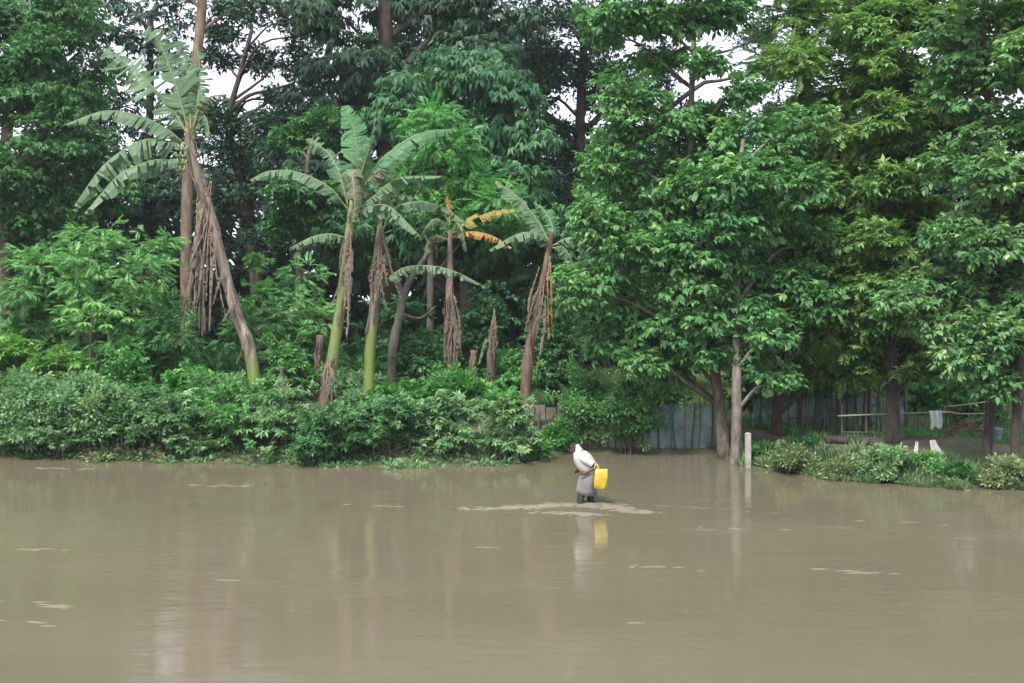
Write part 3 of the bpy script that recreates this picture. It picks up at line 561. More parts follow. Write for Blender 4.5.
L([(348, 205), (338, 170), (325, 150), (306, 139)], (0, .6), .33, 'banana', droop=.5, ref=(-.3, -1, .6), tear=.8, tint0=.3)
L([(347, 238), (330, 234), (312, 237), (290, 248)], (0, -.5), .25, droop=.8, tear=.7)
L([(355, 212), (374, 196), (400, 178), (442, 176)], (0, -.4), .32, droop=.75, tear=.85)
L([(355, 205), (372, 172), (395, 148), (425, 132), (456, 129)], (0, .8), .40, 'banana_bright', droop=.6, ref=(-.2, -.6, 1), tear=.45, tint0=.35)
L([(355, 215), (370, 207), (390, 207), (420, 236)], (0, -.8), .34, droop=.85, tear=.9, tint0=.55)
L([(355, 205), (366, 185), (380, 170), (376, 200)], (0, .2), .26, 'banana_dull', droop=.7, tear=.9)
for k in range(7): dead_hang(B2, q.uniform(345, 352), q.uniform(225, 260), q.uniform(333, 350), q.uniform(285, 345), d-.1, q, q.uniform(.05, .1))
# green-footed one beside it
q = np.random.default_rng(103); d = 37.0; b = ground_pt(368, d)
B3 = thing('banana_plant', b, 'banana plant with a vivid green foot and brown dead fronds hanging', 'banana plant', G)
o, sp = stem(B3, [(367, 395), (370, 350), (374, 310), (377, 275), (379, 245), (380, 225)], d, [14, 12.5, 12, 12, 11, 6], 'stem_mix_high', base=b); sheaths(B3, sp, .16, q, 10, lo=.4)
L = lambda pts, dz, w, m='banana', **k: banana_leaf(B3, px_path(pts, d, dz), w, m, q, **k)
L([(381, 236), (392, 210), (415, 202), (440, 206), (468, 224)], (0, -.5), .28, droop=.85, tear=.85)
L([(381, 232), (378, 205), (400, 195), (432, 205)], (0, .4), .26, 'banana', droop=.7, tear=.9)
L([(381, 290), (392, 275), (412, 266), (448, 269), (486, 287)], (0, -.5), .25, 'banana', droop=.95, tear=.9, tint0=.65)
L([(380, 232), (384, 205), (388, 190), (396, 176)], (0, .3), .24, 'banana_dull', droop=.6, ref=(.3, -1, .3), tear=.9)
for k in range(12): dead_hang(B3, q.uniform(374, 386), q.uniform(222, 262), q.uniform(362, 402), q.uniform(262, 310), d-.1, q, q.uniform(.07, .14))
# the brown-skirted one with a yellow frond
q = np.random.default_rng(104); d = 37.6; b = ground_pt(452, d)
B4 = thing('banana_plant', b, 'dying banana plant with a long brown skirt and one yellow frond', 'banana plant', G)
o, sp = stem(B4, [(453, 400), (452, 350), (450, 300), (450, 270), (450, 246), (450, 230)], d, [13, 12, 10, 7.5, 6, 3.5], 'stem_dead', base=b)
L = lambda pts, dz, w, m='banana', **k: banana_leaf(B4, px_path(pts, d, dz), w, m, q, **k)
L([(451, 238), (468, 222), (490, 213), (516, 209)], (0, -.3), .20, 'banana_yellow', droop=.5, ref=(0, -.8, 1), tear=.35)
L([(452, 238), (470, 232), (492, 236), (512, 248)], (0, -.5), .17, 'banana_orange', droop=.8, tear=.8)
L([(450, 225), (449, 210), (447, 196)], (0, 0), .09, 'banana_orange', droop=.4, ref=(0, -1, .1), tear=.4)
L([(449, 235), (440, 220), (430, 222), (418, 240)], (0, -.3), .20, 'banana', droop=.9, tear=.9)
L([(449, 240), (436, 236), (428, 242), (424, 258)], (0, -.5), .17, 'banana_dull', droop=.9, tear=.9)
L([(450, 240), (456, 224), (462, 230), (466, 252)], (0, -.5), .16, 'banana', droop=.9, tear=.9)
for k in range(22): dead_hang(B4, q.uniform(447, 453), q.uniform(262, 320), q.uniform(443, 462), q.uniform(325, 388), d-.12, q, q.uniform(.05, .10), dz=q.uniform(-.1, .05))
# the leaning brown one with a hanging orange leaf
q = np.random.default_rng(105); d = 36.0; b = ground_pt(524, d)
B5 = thing('banana_plant', b, 'brown banana plant leaning right with an orange dead leaf hanging', 'banana plant', G)
o, sp = stem(B5, [(524, 400), (528, 360), (536, 318), (543, 280), (549, 250), (552, 232)], d, [15, 12, 9, 8, 7, 4], 'stem_dead', base=b)
L = lambda pts, dz, w, m='banana', **k: banana_leaf(B5, px_path(pts, d, dz), w, m, q, **k)
L([(551, 245), (538, 222), (520, 200), (496, 181)], (0, .3), .26, droop=.5, ref=(.3, -.8, .8), tear=.45, tint0=.55)
L([(551, 248), (540, 234), (518, 234), (489, 250)], (0, -.5), .26, droop=.8, tear=.7, tint0=.55)
L([(552, 246), (570, 238), (592, 248), (620, 266)], (0, -.4), .24, droop=.7, tear=.6, tint0=.6)
L([(552, 248), (564, 248), (574, 268), (580, 300)], (0, -.5), .22, 'banana', droop=.8, tear=.7)
L([(552, 242), (552, 225), (545, 212), (535, 202)], (0, .4), .2, 'banana_bright', droop=.5, ref=(0, -1, .3), tear=.6)
for x1, y1, w in ((549, 340, .09), (552, 332, .06)): dead_hang(B5, 550, 256, x1, y1, d-.2, q, w, 'banana_orange', 'orange_dead_leaf')
for k in range(9): dead_hang(B5, q.uniform(538, 546), q.uniform(262, 320), q.uniform(522, 540), q.uniform(320, 385), d-.12, q, q.uniform(.05, .09))
# broken stumps
def stump(name, label, pts, w, d, seed, k=6):
    q = np.random.default_rng(seed); b = ground_pt(pts[0][0], d)
    t = thing(name, b, label, 'stump', 'dead banana stumps')
    o, sp = stem(t, pts, d, w, 'stem_dead', base=b, n=14)
    for i in range(k):
        f = q.uniform(.45, 1); i0 = int(f*13); x0 = 512+sp[i0][0]*F/d; y0 = HZ-(sp[i0][2]-CH)*F/d
        dead_hang(t, x0+q.normal(0, 1.5), y0, x0+q.normal(0, 3), y0+q.uniform(15, 40), d-.1, q, q.uniform(.04, .08))
    return t
stump('banana_stump', 'short dark brown banana stump left of the pointed one', [(473, 400), (473, 375), (474, 350)], [11, 10, 8], 37.2, 111)
s2 = stump('banana_stump', 'tall dead banana stump broken to a sharp pale point', [(490, 400), (491, 360), (492, 335), (494, 318), (494, 308)], [12, 10, 8, 4, 1], 37.2, 112, 9)
stump('banana_stump', 'dark rotten banana stump bent over the bank shrubs', [(322, 425), (325, 395), (327, 372), (333, 358)], [14, 11, 9, 6], 34.6, 113, 8)
stump('banana_stump', 'reddish brown stump behind the banana with bright upright leaf', [(318, 400), (319, 365), (320, 335)], [11, 10, 8], 37.6, 114, 5)
stump('banana_stump', 'small withered banana sucker right of the leaning stem', [(283, 410), (283, 385), (281, 366)], [8, 6, 3], 36.4, 115, 7)
stump('banana_stump', 'withered sucker hidden among shrubs left of leaning stem', [(126, 400), (130, 385), (138, 362)], [7, 6, 3], 36.8, 116, 7)
q = np.random.default_rng(9)
banana_leaf(s2, px_path([(492, 345), (486, 340), (482, 350), (478, 365)], 37.1), .10, 'banana', q, droop=.9, tear=.8)
# slender forked tree between the bananas
d = 38.5
tree('tree', 'slender forked pale grey tree between two banana plants', d, [(391, 390, 9), (393, 350, 9), (399, 318, 8), (404, 292, 7), (418, 268, 5), (431, 250, 4)],
     [(440, 235, 20, 12), (425, 226, 16, 10), (386, 262, 12, 8)], 'leaf_mid', 'rosette', .26, .35, 'bark_pale', 51, 'trees on the left bank', .5, nsub=8,
     extra=[([(404, 295), (398, 283), (390, 272), (380, 262)], 5, 2.5), ([(400, 312), (420, 318), (436, 306)], 3, 1.5)])
# ------------------------------------------------------------------ large-leaved plant
q = np.random.default_rng(61); d = 36.8; b = ground_pt(92, d)
t = thing('umbrella_leaf_plant', b, 'plant with pale star shaped fingered leaves among left bushes', 'plant')
sm = MB().tube(spline([b-[0, 0, .1], P(90, 350, d), P(93, 312, d)], 8), [.05, .03], 6); part('stem', sm, M['twig'], t)
for (x, y, s) in ((72, 308, 1), (95, 302, 1.1), (116, 310, 1), (84, 322, .9), (106, 324, .9), (128, 318, .8), (60, 318, .8), (100, 312, .8)):
    c = P(x, y, d-.2+q.uniform(-.4, .2)); mb = MB(); top_ = P(93, 318, d)
    mb.tube(spline([top_, (top_+c)/2+[0, 0, .08], c], 6), .012, 4)
    A = np.linspace(0, 2*math.pi, 9, False)+q.uniform(0, 1); k = len(A)
    V = leaf4(np.tile(c, (k, 1)), np.stack([np.cos(A), np.sin(A), np.full(k, -.35)], 1), np.tile([0, 0, 1.], (k, 1)), q.uniform(.3, .42, k)*s, np.full(k, .12*s))
    mb.add(V.reshape(-1, 3), quads(4*k).tolist()); part('leaf', mb, M['leaf_lime'], t, tint=np.full(len(mb.F), .6), smooth=False)
# ------------------------------------------------------------------ shrubs of the left bank
G = 'shrubs on the left bank'
for i, (lab, x, d, top, rx, leaf, kind, size, dens, t0) in enumerate([
    ('big pale feathery bush left of the tan trunk', 105, 38.6, 205, 62, 'leaf_light', 'pinnate', .46, .5, .45),
    ('feathery bush at left edge below the dark canopy', 28, 39.4, 232, 48, 'leaf_light', 'pinnate', .46, .6, .32),
    ('rounded bush against the foot of the tan trunk', 165, 40.5, 212, 36, 'leaf_light', 'pinnate', .44, .6, .38),
    ('yellow green bush at the left edge of the bank', 14, 36.2, 334, 38, 'leaf_lime', 'rosette', .34, .62, .48),
    ('second yellow green bush beside the one at the left edge', 58, 35.8, 346, 32, 'leaf_lime', 'rosette', .32, .6, .36),
    ('dark glossy bush below the star leaved plant', 116, 36.0, 346, 34, 'leaf_bright', 'broad', .32, .6, .34),
    ('leafy bush behind the hanging dead banana fronds', 158, 37.6, 300, 40, 'leaf_mid', 'pinnate', .42, .6, .55),
    ('fresh green bush beneath the hanging dead fronds', 190, 36.0, 366, 34, 'leaf_bright', 'rosette', .32, .6, .40),
    ('narrow pale bush right of the leaning banana stem', 252, 39.6, 232, 22, 'leaf_light', 'rosette', .34, .6, .40),
    ('wide pale bush behind the dead sucker and stem', 300, 39.8, 250, 44, 'leaf_light', 'pinnate', .44, .65, .42),
    ('darker bush between leaning stem and wide pale bush', 262, 38.6, 300, 36, 'leaf_mid', 'pinnate', .40, .6, .55),
    ('lower bush at the foot of the leaning banana stem', 285, 37.4, 338, 30, 'leaf_light', 'rosette', .30, .55, .35),
    ('shadowed bush behind the green footed banana', 400, 40.5, 300, 40, 'leaf_mid', 'rosette', .36, .55, .35),
    ('bush between forked tree and skirted banana', 424, 39.0, 330, 30, 'leaf_mid', 'broad', .34, .55, .40),
    ('bright green creeper bush below the pointed stump', 492, 36.4, 388, 40, 'leaf_bright', 'rosette', .34, .65, .45),
    ('bright bush left of the leaning brown banana', 512, 37.6, 346, 22, 'leaf_bright', 'broad', .34, .6, .40),
    ('bright leafy bush under the green footed banana', 410, 36.0, 386, 44, 'leaf_bright', 'rosette', .34, .65, .38),
    ('deep shade bush behind the two stumps', 478, 41.0, 290, 36, 'leaf_mid', 'broad', .38, .6, .30),
    ('climbing bush behind the orange dead leaf', 560, 38.5, 285, 30, 'leaf_mid', 'broad', .36, .65, .45),
    ('dusty grey green shrub at left edge of the waterline', 24, 34.9, 380, 44, 'leaf_grey', 'fine', .46, .7, .40),
    ('dusty shrub beside the dry straw patch', 84, 34.8, 378, 44, 'leaf_grey', 'fine', .46, .65, .46),
    ('small bluish shrub right of the dry straw patch', 140, 34.6, 386, 26, 'leaf_blue', 'rosette', .30, .65, .62),
    ('low mixed shrub hanging over water below dead fronds', 176, 34.0, 394, 34, 'leaf_grey', 'rosette', .28, .65, .38),
    ('low shrub at the water below the leaning stem', 225, 34.2, 390, 40, 'leaf_light', 'rosette', .28, .65, .35),
    ('grey green shrub left of the rotten bent stump', 280, 34.0, 386, 36, 'leaf_grey', 'rosette', .28, .65, .42),
    ('dark green shrub dipping into water under rotten stump', 318, 33.0, 410, 34, 'leaf_blue', 'rosette', .28, .7, .62),
    ('broad leaved shrub bulging over the water at centre left', 388, 33.2, 396, 46, 'leaf_blue', 'rosette', .30, .75, .66),
    ('pale grey shrub behind the one bulging over the water', 352, 34.8, 396, 34, 'leaf_grey', 'fine', .42, .7, .42),
    ('tall weedy shrub below the brown skirted banana', 446, 33.6, 394, 38, 'leaf_grey', 'rosette', .28, .7, .48),
    ('pale shrub at the end of the bushes near the board wall', 494, 33.5, 396, 34, 'leaf_grey', 'rosette', .28, .7, .52),
    ('tangled weedy bush between star leaved plant and straw', 66, 35.6, 378, 30, 'leaf_grey', 'fine', .44, .6, .55),
    ('light tangle of weeds left of the leaning stem foot', 205, 35.4, 378, 34, 'leaf_light', 'fine', .42, .6, .30),
    ('light bush hiding the foot of the leaning stem', 262, 35.3, 380, 30, 'leaf_light', 'rosette', .30, .6, .38),
    ('weedy bush round the foot of the upright leaf banana', 340, 35.6, 378, 28, 'leaf_grey', 'rosette', .30, .6, .40),
    ('fresh bush at the foot of the skirted banana', 452, 36.2, 376, 34, 'leaf_bright', 'fine', .42, .6, .34),
    ('pale bush hanging low over water under the left edge', 52, 34.2, 416, 36, 'leaf_grey', 'rosette', .28, .6, .40),
    ('small low shrub at the waterline by the board wall', 528, 33.9, 436, 22, 'leaf_bright', 'fine', .36, .6, .40),
]):
    shrub(lab, x, d-(.55 if d < 35 else 0), top+(2 if d < 35 else 0), rx, leaf, kind, size, dens*.9, i, group=G, tint0=t0)
G = 'shrubs by the fence and on the right bank'
for i, (lab, x, d, top, rx, leaf, kind, size, dens, t0) in enumerate([
    ('green bush rising behind the board wall', 588, 34.9, 372, 30, 'leaf_light', 'fine', .40, .32, .30),
    ('leafy bush leaning over the left end of the net', 628, 34.5, 378, 34, 'leaf_mid', 'fine', .36, .16, .62),
    ('bush behind the net left of the curved trunk', 664, 37.5, 372, 24, 'leaf_bright', 'broad', .32, .5, .40),
    ('small ground shrub in front of the board wall', 552, 34.5, 428, 18, 'leaf_bright', 'fine', .34, .6, .32),
    ('dark bush behind the white post', 770, 36.6, 340, 34, 'leaf_mid', 'broad', .36, .6, .42),
    ('bush among the thin poles behind the stick fence', 830, 38.2, 350, 44, 'leaf_mid', 'broad', .36, .6, .50),
    ('light bush beyond the drying rail', 925, 39.5, 360, 40, 'leaf_bright', 'broad', .38, .6, .42),
    ('green bush behind the brushwood pile', 970, 36.5, 372, 30, 'leaf_bright', 'broad', .34, .6, .48),
    ('pale green bush on the waterline between stout and leaning trunks', 924, 30.0, 459, 40, 'leaf_light', 'fine', .30, .32, .40),
    ('low bush at the foot of the leaning right trunk', 966, 29.2, 468, 24, 'leaf_mid', 'fine', .30, .35, .34),
    ('small pale weed clump at the water right of the white post', 796, 31.0, 452, 26, 'weed', 'fine', .34, .28, .55),
    ('pale weed clump below the dark logs', 846, 30.2, 462, 34, 'weed', 'fine', .34, .28, .62),
    ('pale weed clump under the stout trunk', 884, 29.7, 449, 28, 'leaf_grey', 'fine', .34, .28, .55),
    ('yellowish weed clump at the right picture edge', 1000, 28.9, 464, 34, 'weed', 'fine', .34, .28, .70),
    ('dark low bush beside the white post', 764, 32.6, 448, 14, 'leaf_mid', 'fine', .30, .6, .55),
    ('dark low bush between post and stout trunk', 800, 32.6, 446, 22, 'leaf_mid', 'fine', .32, .6, .30),
]):
    shrub(lab, x, d, top, rx, leaf, kind, size, dens, i+50, group=G, tint0=t0)
# ------------------------------------------------------------------ ground cover
def cover(name, label, cat, N, xr, tr, kind, size, mat, seed, t0=.45, yfun=None):
    q = np.random.default_rng(seed); X = q.uniform(*xr, N); w = np.interp(X, WLX, WLd)
    t = tr[0]+(tr[1]-tr[0])*q.uniform(0, 1, N)**1.3; t += .25*np.sin(X*3.1)+.2*np.sin(X*7.3+1); Y = w+t
    pos = np.stack([X, Y, np.maximum(gz(X, Y), -.02)], 1)
    size = size*np.exp(q.normal(-.04, .26, N)); V, tn = sprays(pos, None, kind, size, t0+.15*np.sin(X*2.3+Y)+q.normal(0, .1, N), q, True)
    o = part(name, (V, quads(len(V))), M[mat], tint=tn, smooth=False); return tag(o, label, cat, kind='stuff')
cover('ground_cover', 'low weeds covering the left bank between the shrubs', 'weeds', 8000, (-20, .6), (-.35, 15), 'fine', .27, 'leaf_grey', 71, .38)
cover('undergrowth', 'low dark undergrowth on the level ground behind the bananas', 'undergrowth', 3500, (-26, 1), (12, 32), 'fine', .9, 'leaf_mid', 77, .4)
cover('straw_grass', 'dry straw coloured grass patch at the left waterline', 'grass', 1100, P(85, 430, 34)[0]+np.array([0, 2.4]), (-.1, 2.0), 'fine', .32, 'straw', 72, .45)
cover('bank_grass', 'tufted grass along the right waterline', 'grass', 1900, (5.6, 14), (-.3, 2.1), 'grass', .25, 'weed', 73, .45)
cover('bank_weeds', 'leafy weeds mixed in the right bank grass', 'weeds', 1500, (5.9, 14), (-.2, 1.9), 'fine', .27, 'weed', 74, .5)
cover('shade_grass', 'thin grass on the shaded ground behind the fences', 'grass', 2200, (.6, 17), (4.5, 13), 'grass', .26, 'leaf_bright', 75, .3)
q = np.random.default_rng(76); N = 4500; X = q.uniform(2, 16, N); Y = q.uniform(41, 60, N)
V, tn = sprays(np.stack([X, Y, gz(X, Y)], 1), None, 'grass', .5, .5+q.normal(0, .12, N), q, True)
tag(part('meadow_grass', tri_leaves(V), M['meadow'], tint=tn, smooth=False), 'pale sunlit grass beyond the fence net', 'grass', kind='stuff')
# ------------------------------------------------------------------ fences, post, yard things
def pole(name, par, a, b_, r, mat='pole', k=6, bend=.03, n=7):
    a = np.array(a, float); b_ = np.array(b_, float); md = (a+b_)/2+rng.normal(0, bend, 3)
    return part(name, MB().tube(spline([a, md, b_], k), [r, r*.85, r*.7], n, .1), M[mat], par)
# board wall
d = 34.9; b = ground_pt(525, d); t = thing('board_wall', b, 'low grey weathered board wall behind the wading person', 'wall')
xs = np.linspace(524, 600, 8)
for i in range(7):
    x0, x1 = xs[i]+.6, xs[i+1]-.6; c0 = P(x0, 0, d); c1 = P(x1, 0, d); X = (c0[0]+c1[0])/2; z0 = float(gz(X, d)); h = P(0, 406+rng.uniform(-2, 3), d)[2]-z0+.1
    part('board', MB().box((X, d+rng.normal(0, .012), z0-.1+h/2), (c1[0]-c0[0], .035, h), rng.normal(0, .02)), M['mud'], t, smooth=False)
pole('rail', t, P(520, 422, d-.09), P(603, 420, d-.09), .028)
for x, y in ((536, 408), (553, 412), (571, 404), (590, 410)): pole('post', t, ground_pt(x, d-.14)-[0, 0, .1], P(x+rng.normal(0, 2), y, d-.14), .035)
# net fence
m, nt, b_ = new_mat('teal fishing net'); b_.inputs['Base Color'].default_value = (.12, .24, .27, 1); b_.inputs['Roughness'].default_value = .7
n = noise(nt, 2.2, 5, stretch=(1, 1, .5)); r = ramp(nt, [(.3, (.16, .28, .31)), (.7, (.34, .50, .54))]); nt.links.new(n.outputs['Fac'], r.inputs['Fac']); nt.links.new(r.outputs['Color'], b_.inputs['Base Color'])
tr = nt.nodes.new('ShaderNodeBsdfTransparent'); ms = nt.nodes.new('ShaderNodeMixShader')
n3 = noise(nt, 1.3, 4); mr = nt.nodes.new('ShaderNodeMapRange'); mr.inputs[3].default_value = .25; mr.inputs[4].default_value = .7
nt.links.new(n3.outputs['Fac'], mr.inputs[0]); nt.links.new(mr.outputs[0], ms.inputs[0])
nt.links.new(tr.outputs[0], ms.inputs[1]); nt.links.new(b_.outputs[0], ms.inputs[2]); nt.links.new(ms.outputs[0], nt.nodes['Material Output'].inputs['Surface']); M['net'] = m
def netfence(label, x0, x1, d0, d1, top, np_, seed, hi=18):
    q = np.random.default_rng(seed); A = ground_pt(x0, d0); B = ground_pt(x1, d1); t = thing('net_fence', A, label, 'fence', 'net fences on posts')
    n = 40; V = []; k = 6
    for i in range(n+1):
        f = i/n; p = A+(B-A)*f; dd = d0+(d1-d0)*f; z0 = float(gz(p[0], p[1]))+.02; z1 = P(0, top+3*math.sin(f*np_*math.pi*2)*.6+q.normal(0, .6), dd)[2]
        for j in range(k+1): V.append([p[0], p[1]+.05*math.sin(i*.9+j)+.03*q.normal(), z0+(z1-z0)*j/k])
    Fc = [[i*(k+1)+j, (i+1)*(k+1)+j, (i+1)*(k+1)+j+1, i*(k+1)+j+1] for i in range(n) for j in range(k)]
    part('net', (np.array(V), np.array(Fc)), M['net'], t)
    for i in range(np_+1):
        f = i/np_; p = A+(B-A)*f+[q.normal(0, .05), -.12, 0]; p[2] = float(gz(p[0], p[1])); dd = p[1]
        z1 = P(0, top-q.uniform(0, hi), dd)[2]; pole('post', t, p-[0, 0, .2], [p[0]+q.normal(0, .06), p[1], z1], q.uniform(.014, .028), 'bark_dark' if i % 2 else 'pole')
    pole('rope', t, P(x0, top+1, d0-.1), P(x1, top+1, d1-.1), .008, k=8)
    return t
netfence('teal net fence on sticks between board wall and curved trunk', 602, 722, 34.9, 34.9, 404, 15, 81)
netfence('teal net fence stretched behind the white post and dark trunks', 752, 905, 35.9, 36.3, 398, 17, 82, 26)
# stick fence with rail
def stickfence(label, x0, x1, d, ys, n, seed, rails):
    q = np.random.default_rng(seed); t = thing('stick_fence', ground_pt(x0, d), label, 'fence')
    for i in range(n):
        x = x0+(x1-x0)*i/(n-1)+q.normal(0, 1.2); g0 = ground_pt(x, d); pole('stick', t, g0-[0, 0, .15], P(x+q.normal(0, 3), q.uniform(*ys), d+q.normal(0, .1)), q.uniform(.018, .034), 'bark_dark' if i % 3 else 'pole')
    for ya, yb in rails: pole('rail', t, P(x0-3, ya, d-.06), P(x1+4, yb, d-.06), .024)
    return t
stickfence('fence of thin dark upright sticks between two dark trunks', 792, 880, 35.2, (372, 402), 22, 83, ((418, 416), (436, 433)))
d = 34.0
t = thing('drying_rail', ground_pt(842, d), 'rough pole rail on posts with a cloth hung over it', 'rail')
pole('rail', t, P(838, 416, d), P(952, 412, d), .026, 'pole_pale'); pole('rail', t, P(842, 432, d), P(940, 431, d), .02)
for x in (842, 866, 918, 948): pole('post', t, ground_pt(x, d+.05)-[0, 0, .15], P(x, 405, d+.05), .032, 'pole')
cl = MB(); V = []
for i in range(9):
    for j in range(13):
        f = j/12; x = 930+12*i/8; ang = (f-.5)
        y = 411+34*abs(ang)*(1+.12*math.sin(i*1.3)) if j != 6 else 410.5
        yy = d+(-.04 if j < 6 else .04 if j > 6 else 0)*(1+.5*math.sin(i*1.9)); V.append(P(x+math.sin(j*.8)*.7, y*1.0, yy))
cl.add(V, [[i*13+j, (i+1)*13+j, (i+1)*13+j+1, i*13+j+1] for i in range(8) for j in range(12)])
c = part('cloth', cl, M['cloth'], loc=P(936, 428, d)); tag(c, 'pale greenish cloth hanging folded over the pole rail', 'cloth')
for lab, a, b2 in (('upper pale bamboo pole slanting up behind the brushwood', (944, 407), (992, 401)), ('lower pale bamboo pole lying level behind the brushwood', (940, 411), (990, 413))):
    dd = 35.2; tt = thing('bamboo_pole', ground_pt(a[0]+4, dd), lab, 'pole')
    pole('cane', tt, P(*a, dd), P(*b2, dd), .022, 'pole_pale')
    for f in (.15, .85): x = a[0]+(b2[0]-a[0])*f; y = a[1]+(b2[1]-a[1])*f; pole('prop', tt, ground_pt(x, dd+.04)-[0, 0, .1], P(x, y-2, dd+.045), .02)
# pale bent sheets on the yard ground
def bent_sheet(label, x, d, w, h, lean, mat):
    b = ground_pt(x, d); V = []
    for i in range(7):
        for j in range(9):
            f = j/8; V.append(b+[(i/6-.5)*w*(.55+.55*(1-f))+lean*(1-f)**1.6*h, -.25*(1-f)**1.5*h-.02*math.sin(i*1.7), f*h])
    for v in list(V): V.append(v+np.array([.004, .02, 0]))
    Fc = []
    for s in (0, 63):
        for i in range(6):
            for j in range(8): k = s+i*9+j; Fc.append([k, k+9, k+10, k+1] if s == 0 else [k, k+1, k+10, k+9])
    o = part('bent_sheet', (np.array(V), np.array(Fc)), M[mat], loc=b); return tag(o, label, 'sheet', 'pale sheets in the yard')
bent_sheet('larger pale sheet flaring at its foot near the cloth', 933, 31.6, .26, .36, .35, 'sheet')
bent_sheet('smaller pale sheet leaning left in the yard', 917, 31.8, .12, .28, -.2, 'sheet')
# pale plank, rubbish, logs
def plank(name, label, cat, x, d, L, h, rz, mat):
    b = ground_pt(x, d); o = part(name, MB().box(b+[0, 0, h/2], (L, .14, h), rz), M[mat], loc=b, smooth=False); return tag(o, label, cat)
plank('plank', 'pale plank lying at the foot of the stout trunk', 'plank', 866, 31.6, .42, .06, .15, 'sheet')
def lump(name, label, cat, x, d, r, mat, seed):
    q = np.random.default_rng(seed); b = ground_pt(x, d); rings = []
    for i in range(7):
        a = math.pi*i/6; rings.append([b+[r*1.3*math.sin(a)*math.cos(k)*q.uniform(.8, 1.15)+.001*k, r*math.sin(a)*math.sin(k)*q.uniform(.8, 1.15), r*.55*(1-math.cos(a))-.03] for k in np.linspace(0, 2*math.pi, 10, False)])
    return tag(part(name, MB().loft(rings), M[mat], loc=b), label, cat)
for i, (lab, x, y, r) in enumerate((('slim bare sapling stem nearest the forked trunk', 800, 368, 5), ('slim bare sapling stem leaning right behind the stick fence', 818, 372, 4), ('slim dark sapling stem amid the stick fence', 838, 366, 5), ('slim sapling stem beside the stout trunk', 868, 364, 6), ('slim sapling stem right of the stout trunk', 908, 370, 4))):
    tg = thing('sapling', ground_pt(x, 35.6), lab, 'sapling', 'bare saplings behind the stick fence'); pole('stem', tg, ground_pt(x, 35.6)-[0, 0, .1], P(x+(9 if 'leaning' in lab else 2), y-20, 35.7), r/F*35.6/2, 'bark', 8, .08)
lump('plastic_bag', 'crumpled white plastic bag in the right bank grass', 'bag', 820, 30.9, .14, 'white', 91)
for i, (lab, x0, x1, d, r) in enumerate((('long dark log lying behind the pale plank', 855, 884, 32.6, .13), ('short dark log left of the long one', 826, 848, 33.2, .11))):
    a = ground_pt(x0, d)+[0, 0, r*.8]; e = ground_pt(x1, d)+[0, 0, r*.8]; tg = thing('log', ground_pt((x0+x1)/2, d), lab, 'log', 'logs in the yard')
    part('bark', MB().tube(spline([a, (a+e)/2+[0, .03, .02], e], 7), [r, r*.95, r*.85], 10, .08), M['bark_dark'], tg)
q = np.random.default_rng(92); d = 34.2; tg = thing('brushwood_pile', ground_pt(966, d), 'reddish brown pile of cut branches in the right yard', 'brushwood')
M['brush'] = rough_mat('reddish cut branch', [(.3, (.09, .045, .032)), (.7, (.20, .115, .08))], 9, bump=.2)
for i in range(46):
    c = ground_pt(966+q.normal(0, 9), d+q.normal(0, .4))+[0, 0, q.uniform(.03, .42)*math.exp(-0)]; a = q.uniform(0, math.pi); l = q.uniform(.3, .8); v = np.array([math.cos(a), .6*math.sin(a), q.normal(0, .18)])*l/2*1.3
    lo = c-v; hi = c+v
    for e in (lo, hi): e[2] = max(e[2], float(gz(e[0], e[1]))+.01)
    pole('branch', tg, lo, hi, q.uniform(.009, .02), 'brush', k=5, bend=.05, n=5)
# white post at the waterline
b = ground_pt(748, 32.0); t = thing('marker_post', b, 'white painted post standing at the waterline', 'post')
X = b[0]; zt = P(748, 434, 32.0)[2]
part('shaft', MB().box((X, 32, (zt-.35)/2-.02), (.115, .11, zt+.37), .25), M['white'], t, smooth=False)
part('cap', MB().loft([[(X+s*.064*math.cos(a)*k, 32+s*.062*math.sin(a)*k, zt+z) for a in (math.pi/4+.25, 3*math.pi/4+.25, 5*math.pi/4+.25, 7*math.pi/4+.25) for s in (1.3,)] for k, z in ((1, -.02), (1, .01), (.5, .035))]), M['white'], t, smooth=False)
# hut glimpsed at right
d = 36.5; b = ground_pt(1000, d); t = thing('bamboo_hut', b, 'bamboo slat hut glimpsed between the two right trunks', 'hut')
M['slat'] = rough_mat('weathered bamboo slat', [(.3, (.14, .12, .085)), (.7, (.34, .30, .22))], 6, (1, 1, .3), bump=.3)
for i in range(16):
    x = 992+i*3.4; X = (x-512)/F*d; z0 = float(gz(X, d)); z1 = P(0, 392+rng.normal(0, 1), d)[2]
    part('slat', MB().box((X, d+rng.normal(0, .01), (z0+z1)/2-.05), (.082, .02, z1-z0+.1)), M['slat'], t, smooth=False)
for x in (990, 1016, 1048): pole('post', t, ground_pt(x, d-.06)-[0, 0, .1], P(x, 384, d-.06), .045, 'pole')
rf = [P(982, 396, d-.6), P(1056, 394, d-.6), P(1052, 370, d+1.2), P(986, 371, d+1.2)]
V = rf+[v+np.array([0, 0, .07]) for v in rf]
part('roof', (np.array(V), np.array([[0, 3, 2, 1], [4, 5, 6, 7], [0, 1, 5, 4], [1, 2, 6, 5], [2, 3, 7, 6], [3, 0, 4, 7]])), M['slat'], t, smooth=False)
b = ground_pt(996, 33.5); bk = MB(); rings = [[b+[r*math.cos(a), r*math.sin(a), z] for a in np.linspace(0, 2*math.pi, 16, False)] for z, r in ((-.01, .12), (.02, .125), (.28, .16), (.30, .175), (.31, .17), (.29, .15), (.05, .115))]
t = thing('bucket', b, 'blue plastic bucket beside the leaning right trunk', 'bucket'); part('pail', bk.loft(rings), M['tarp'], t)
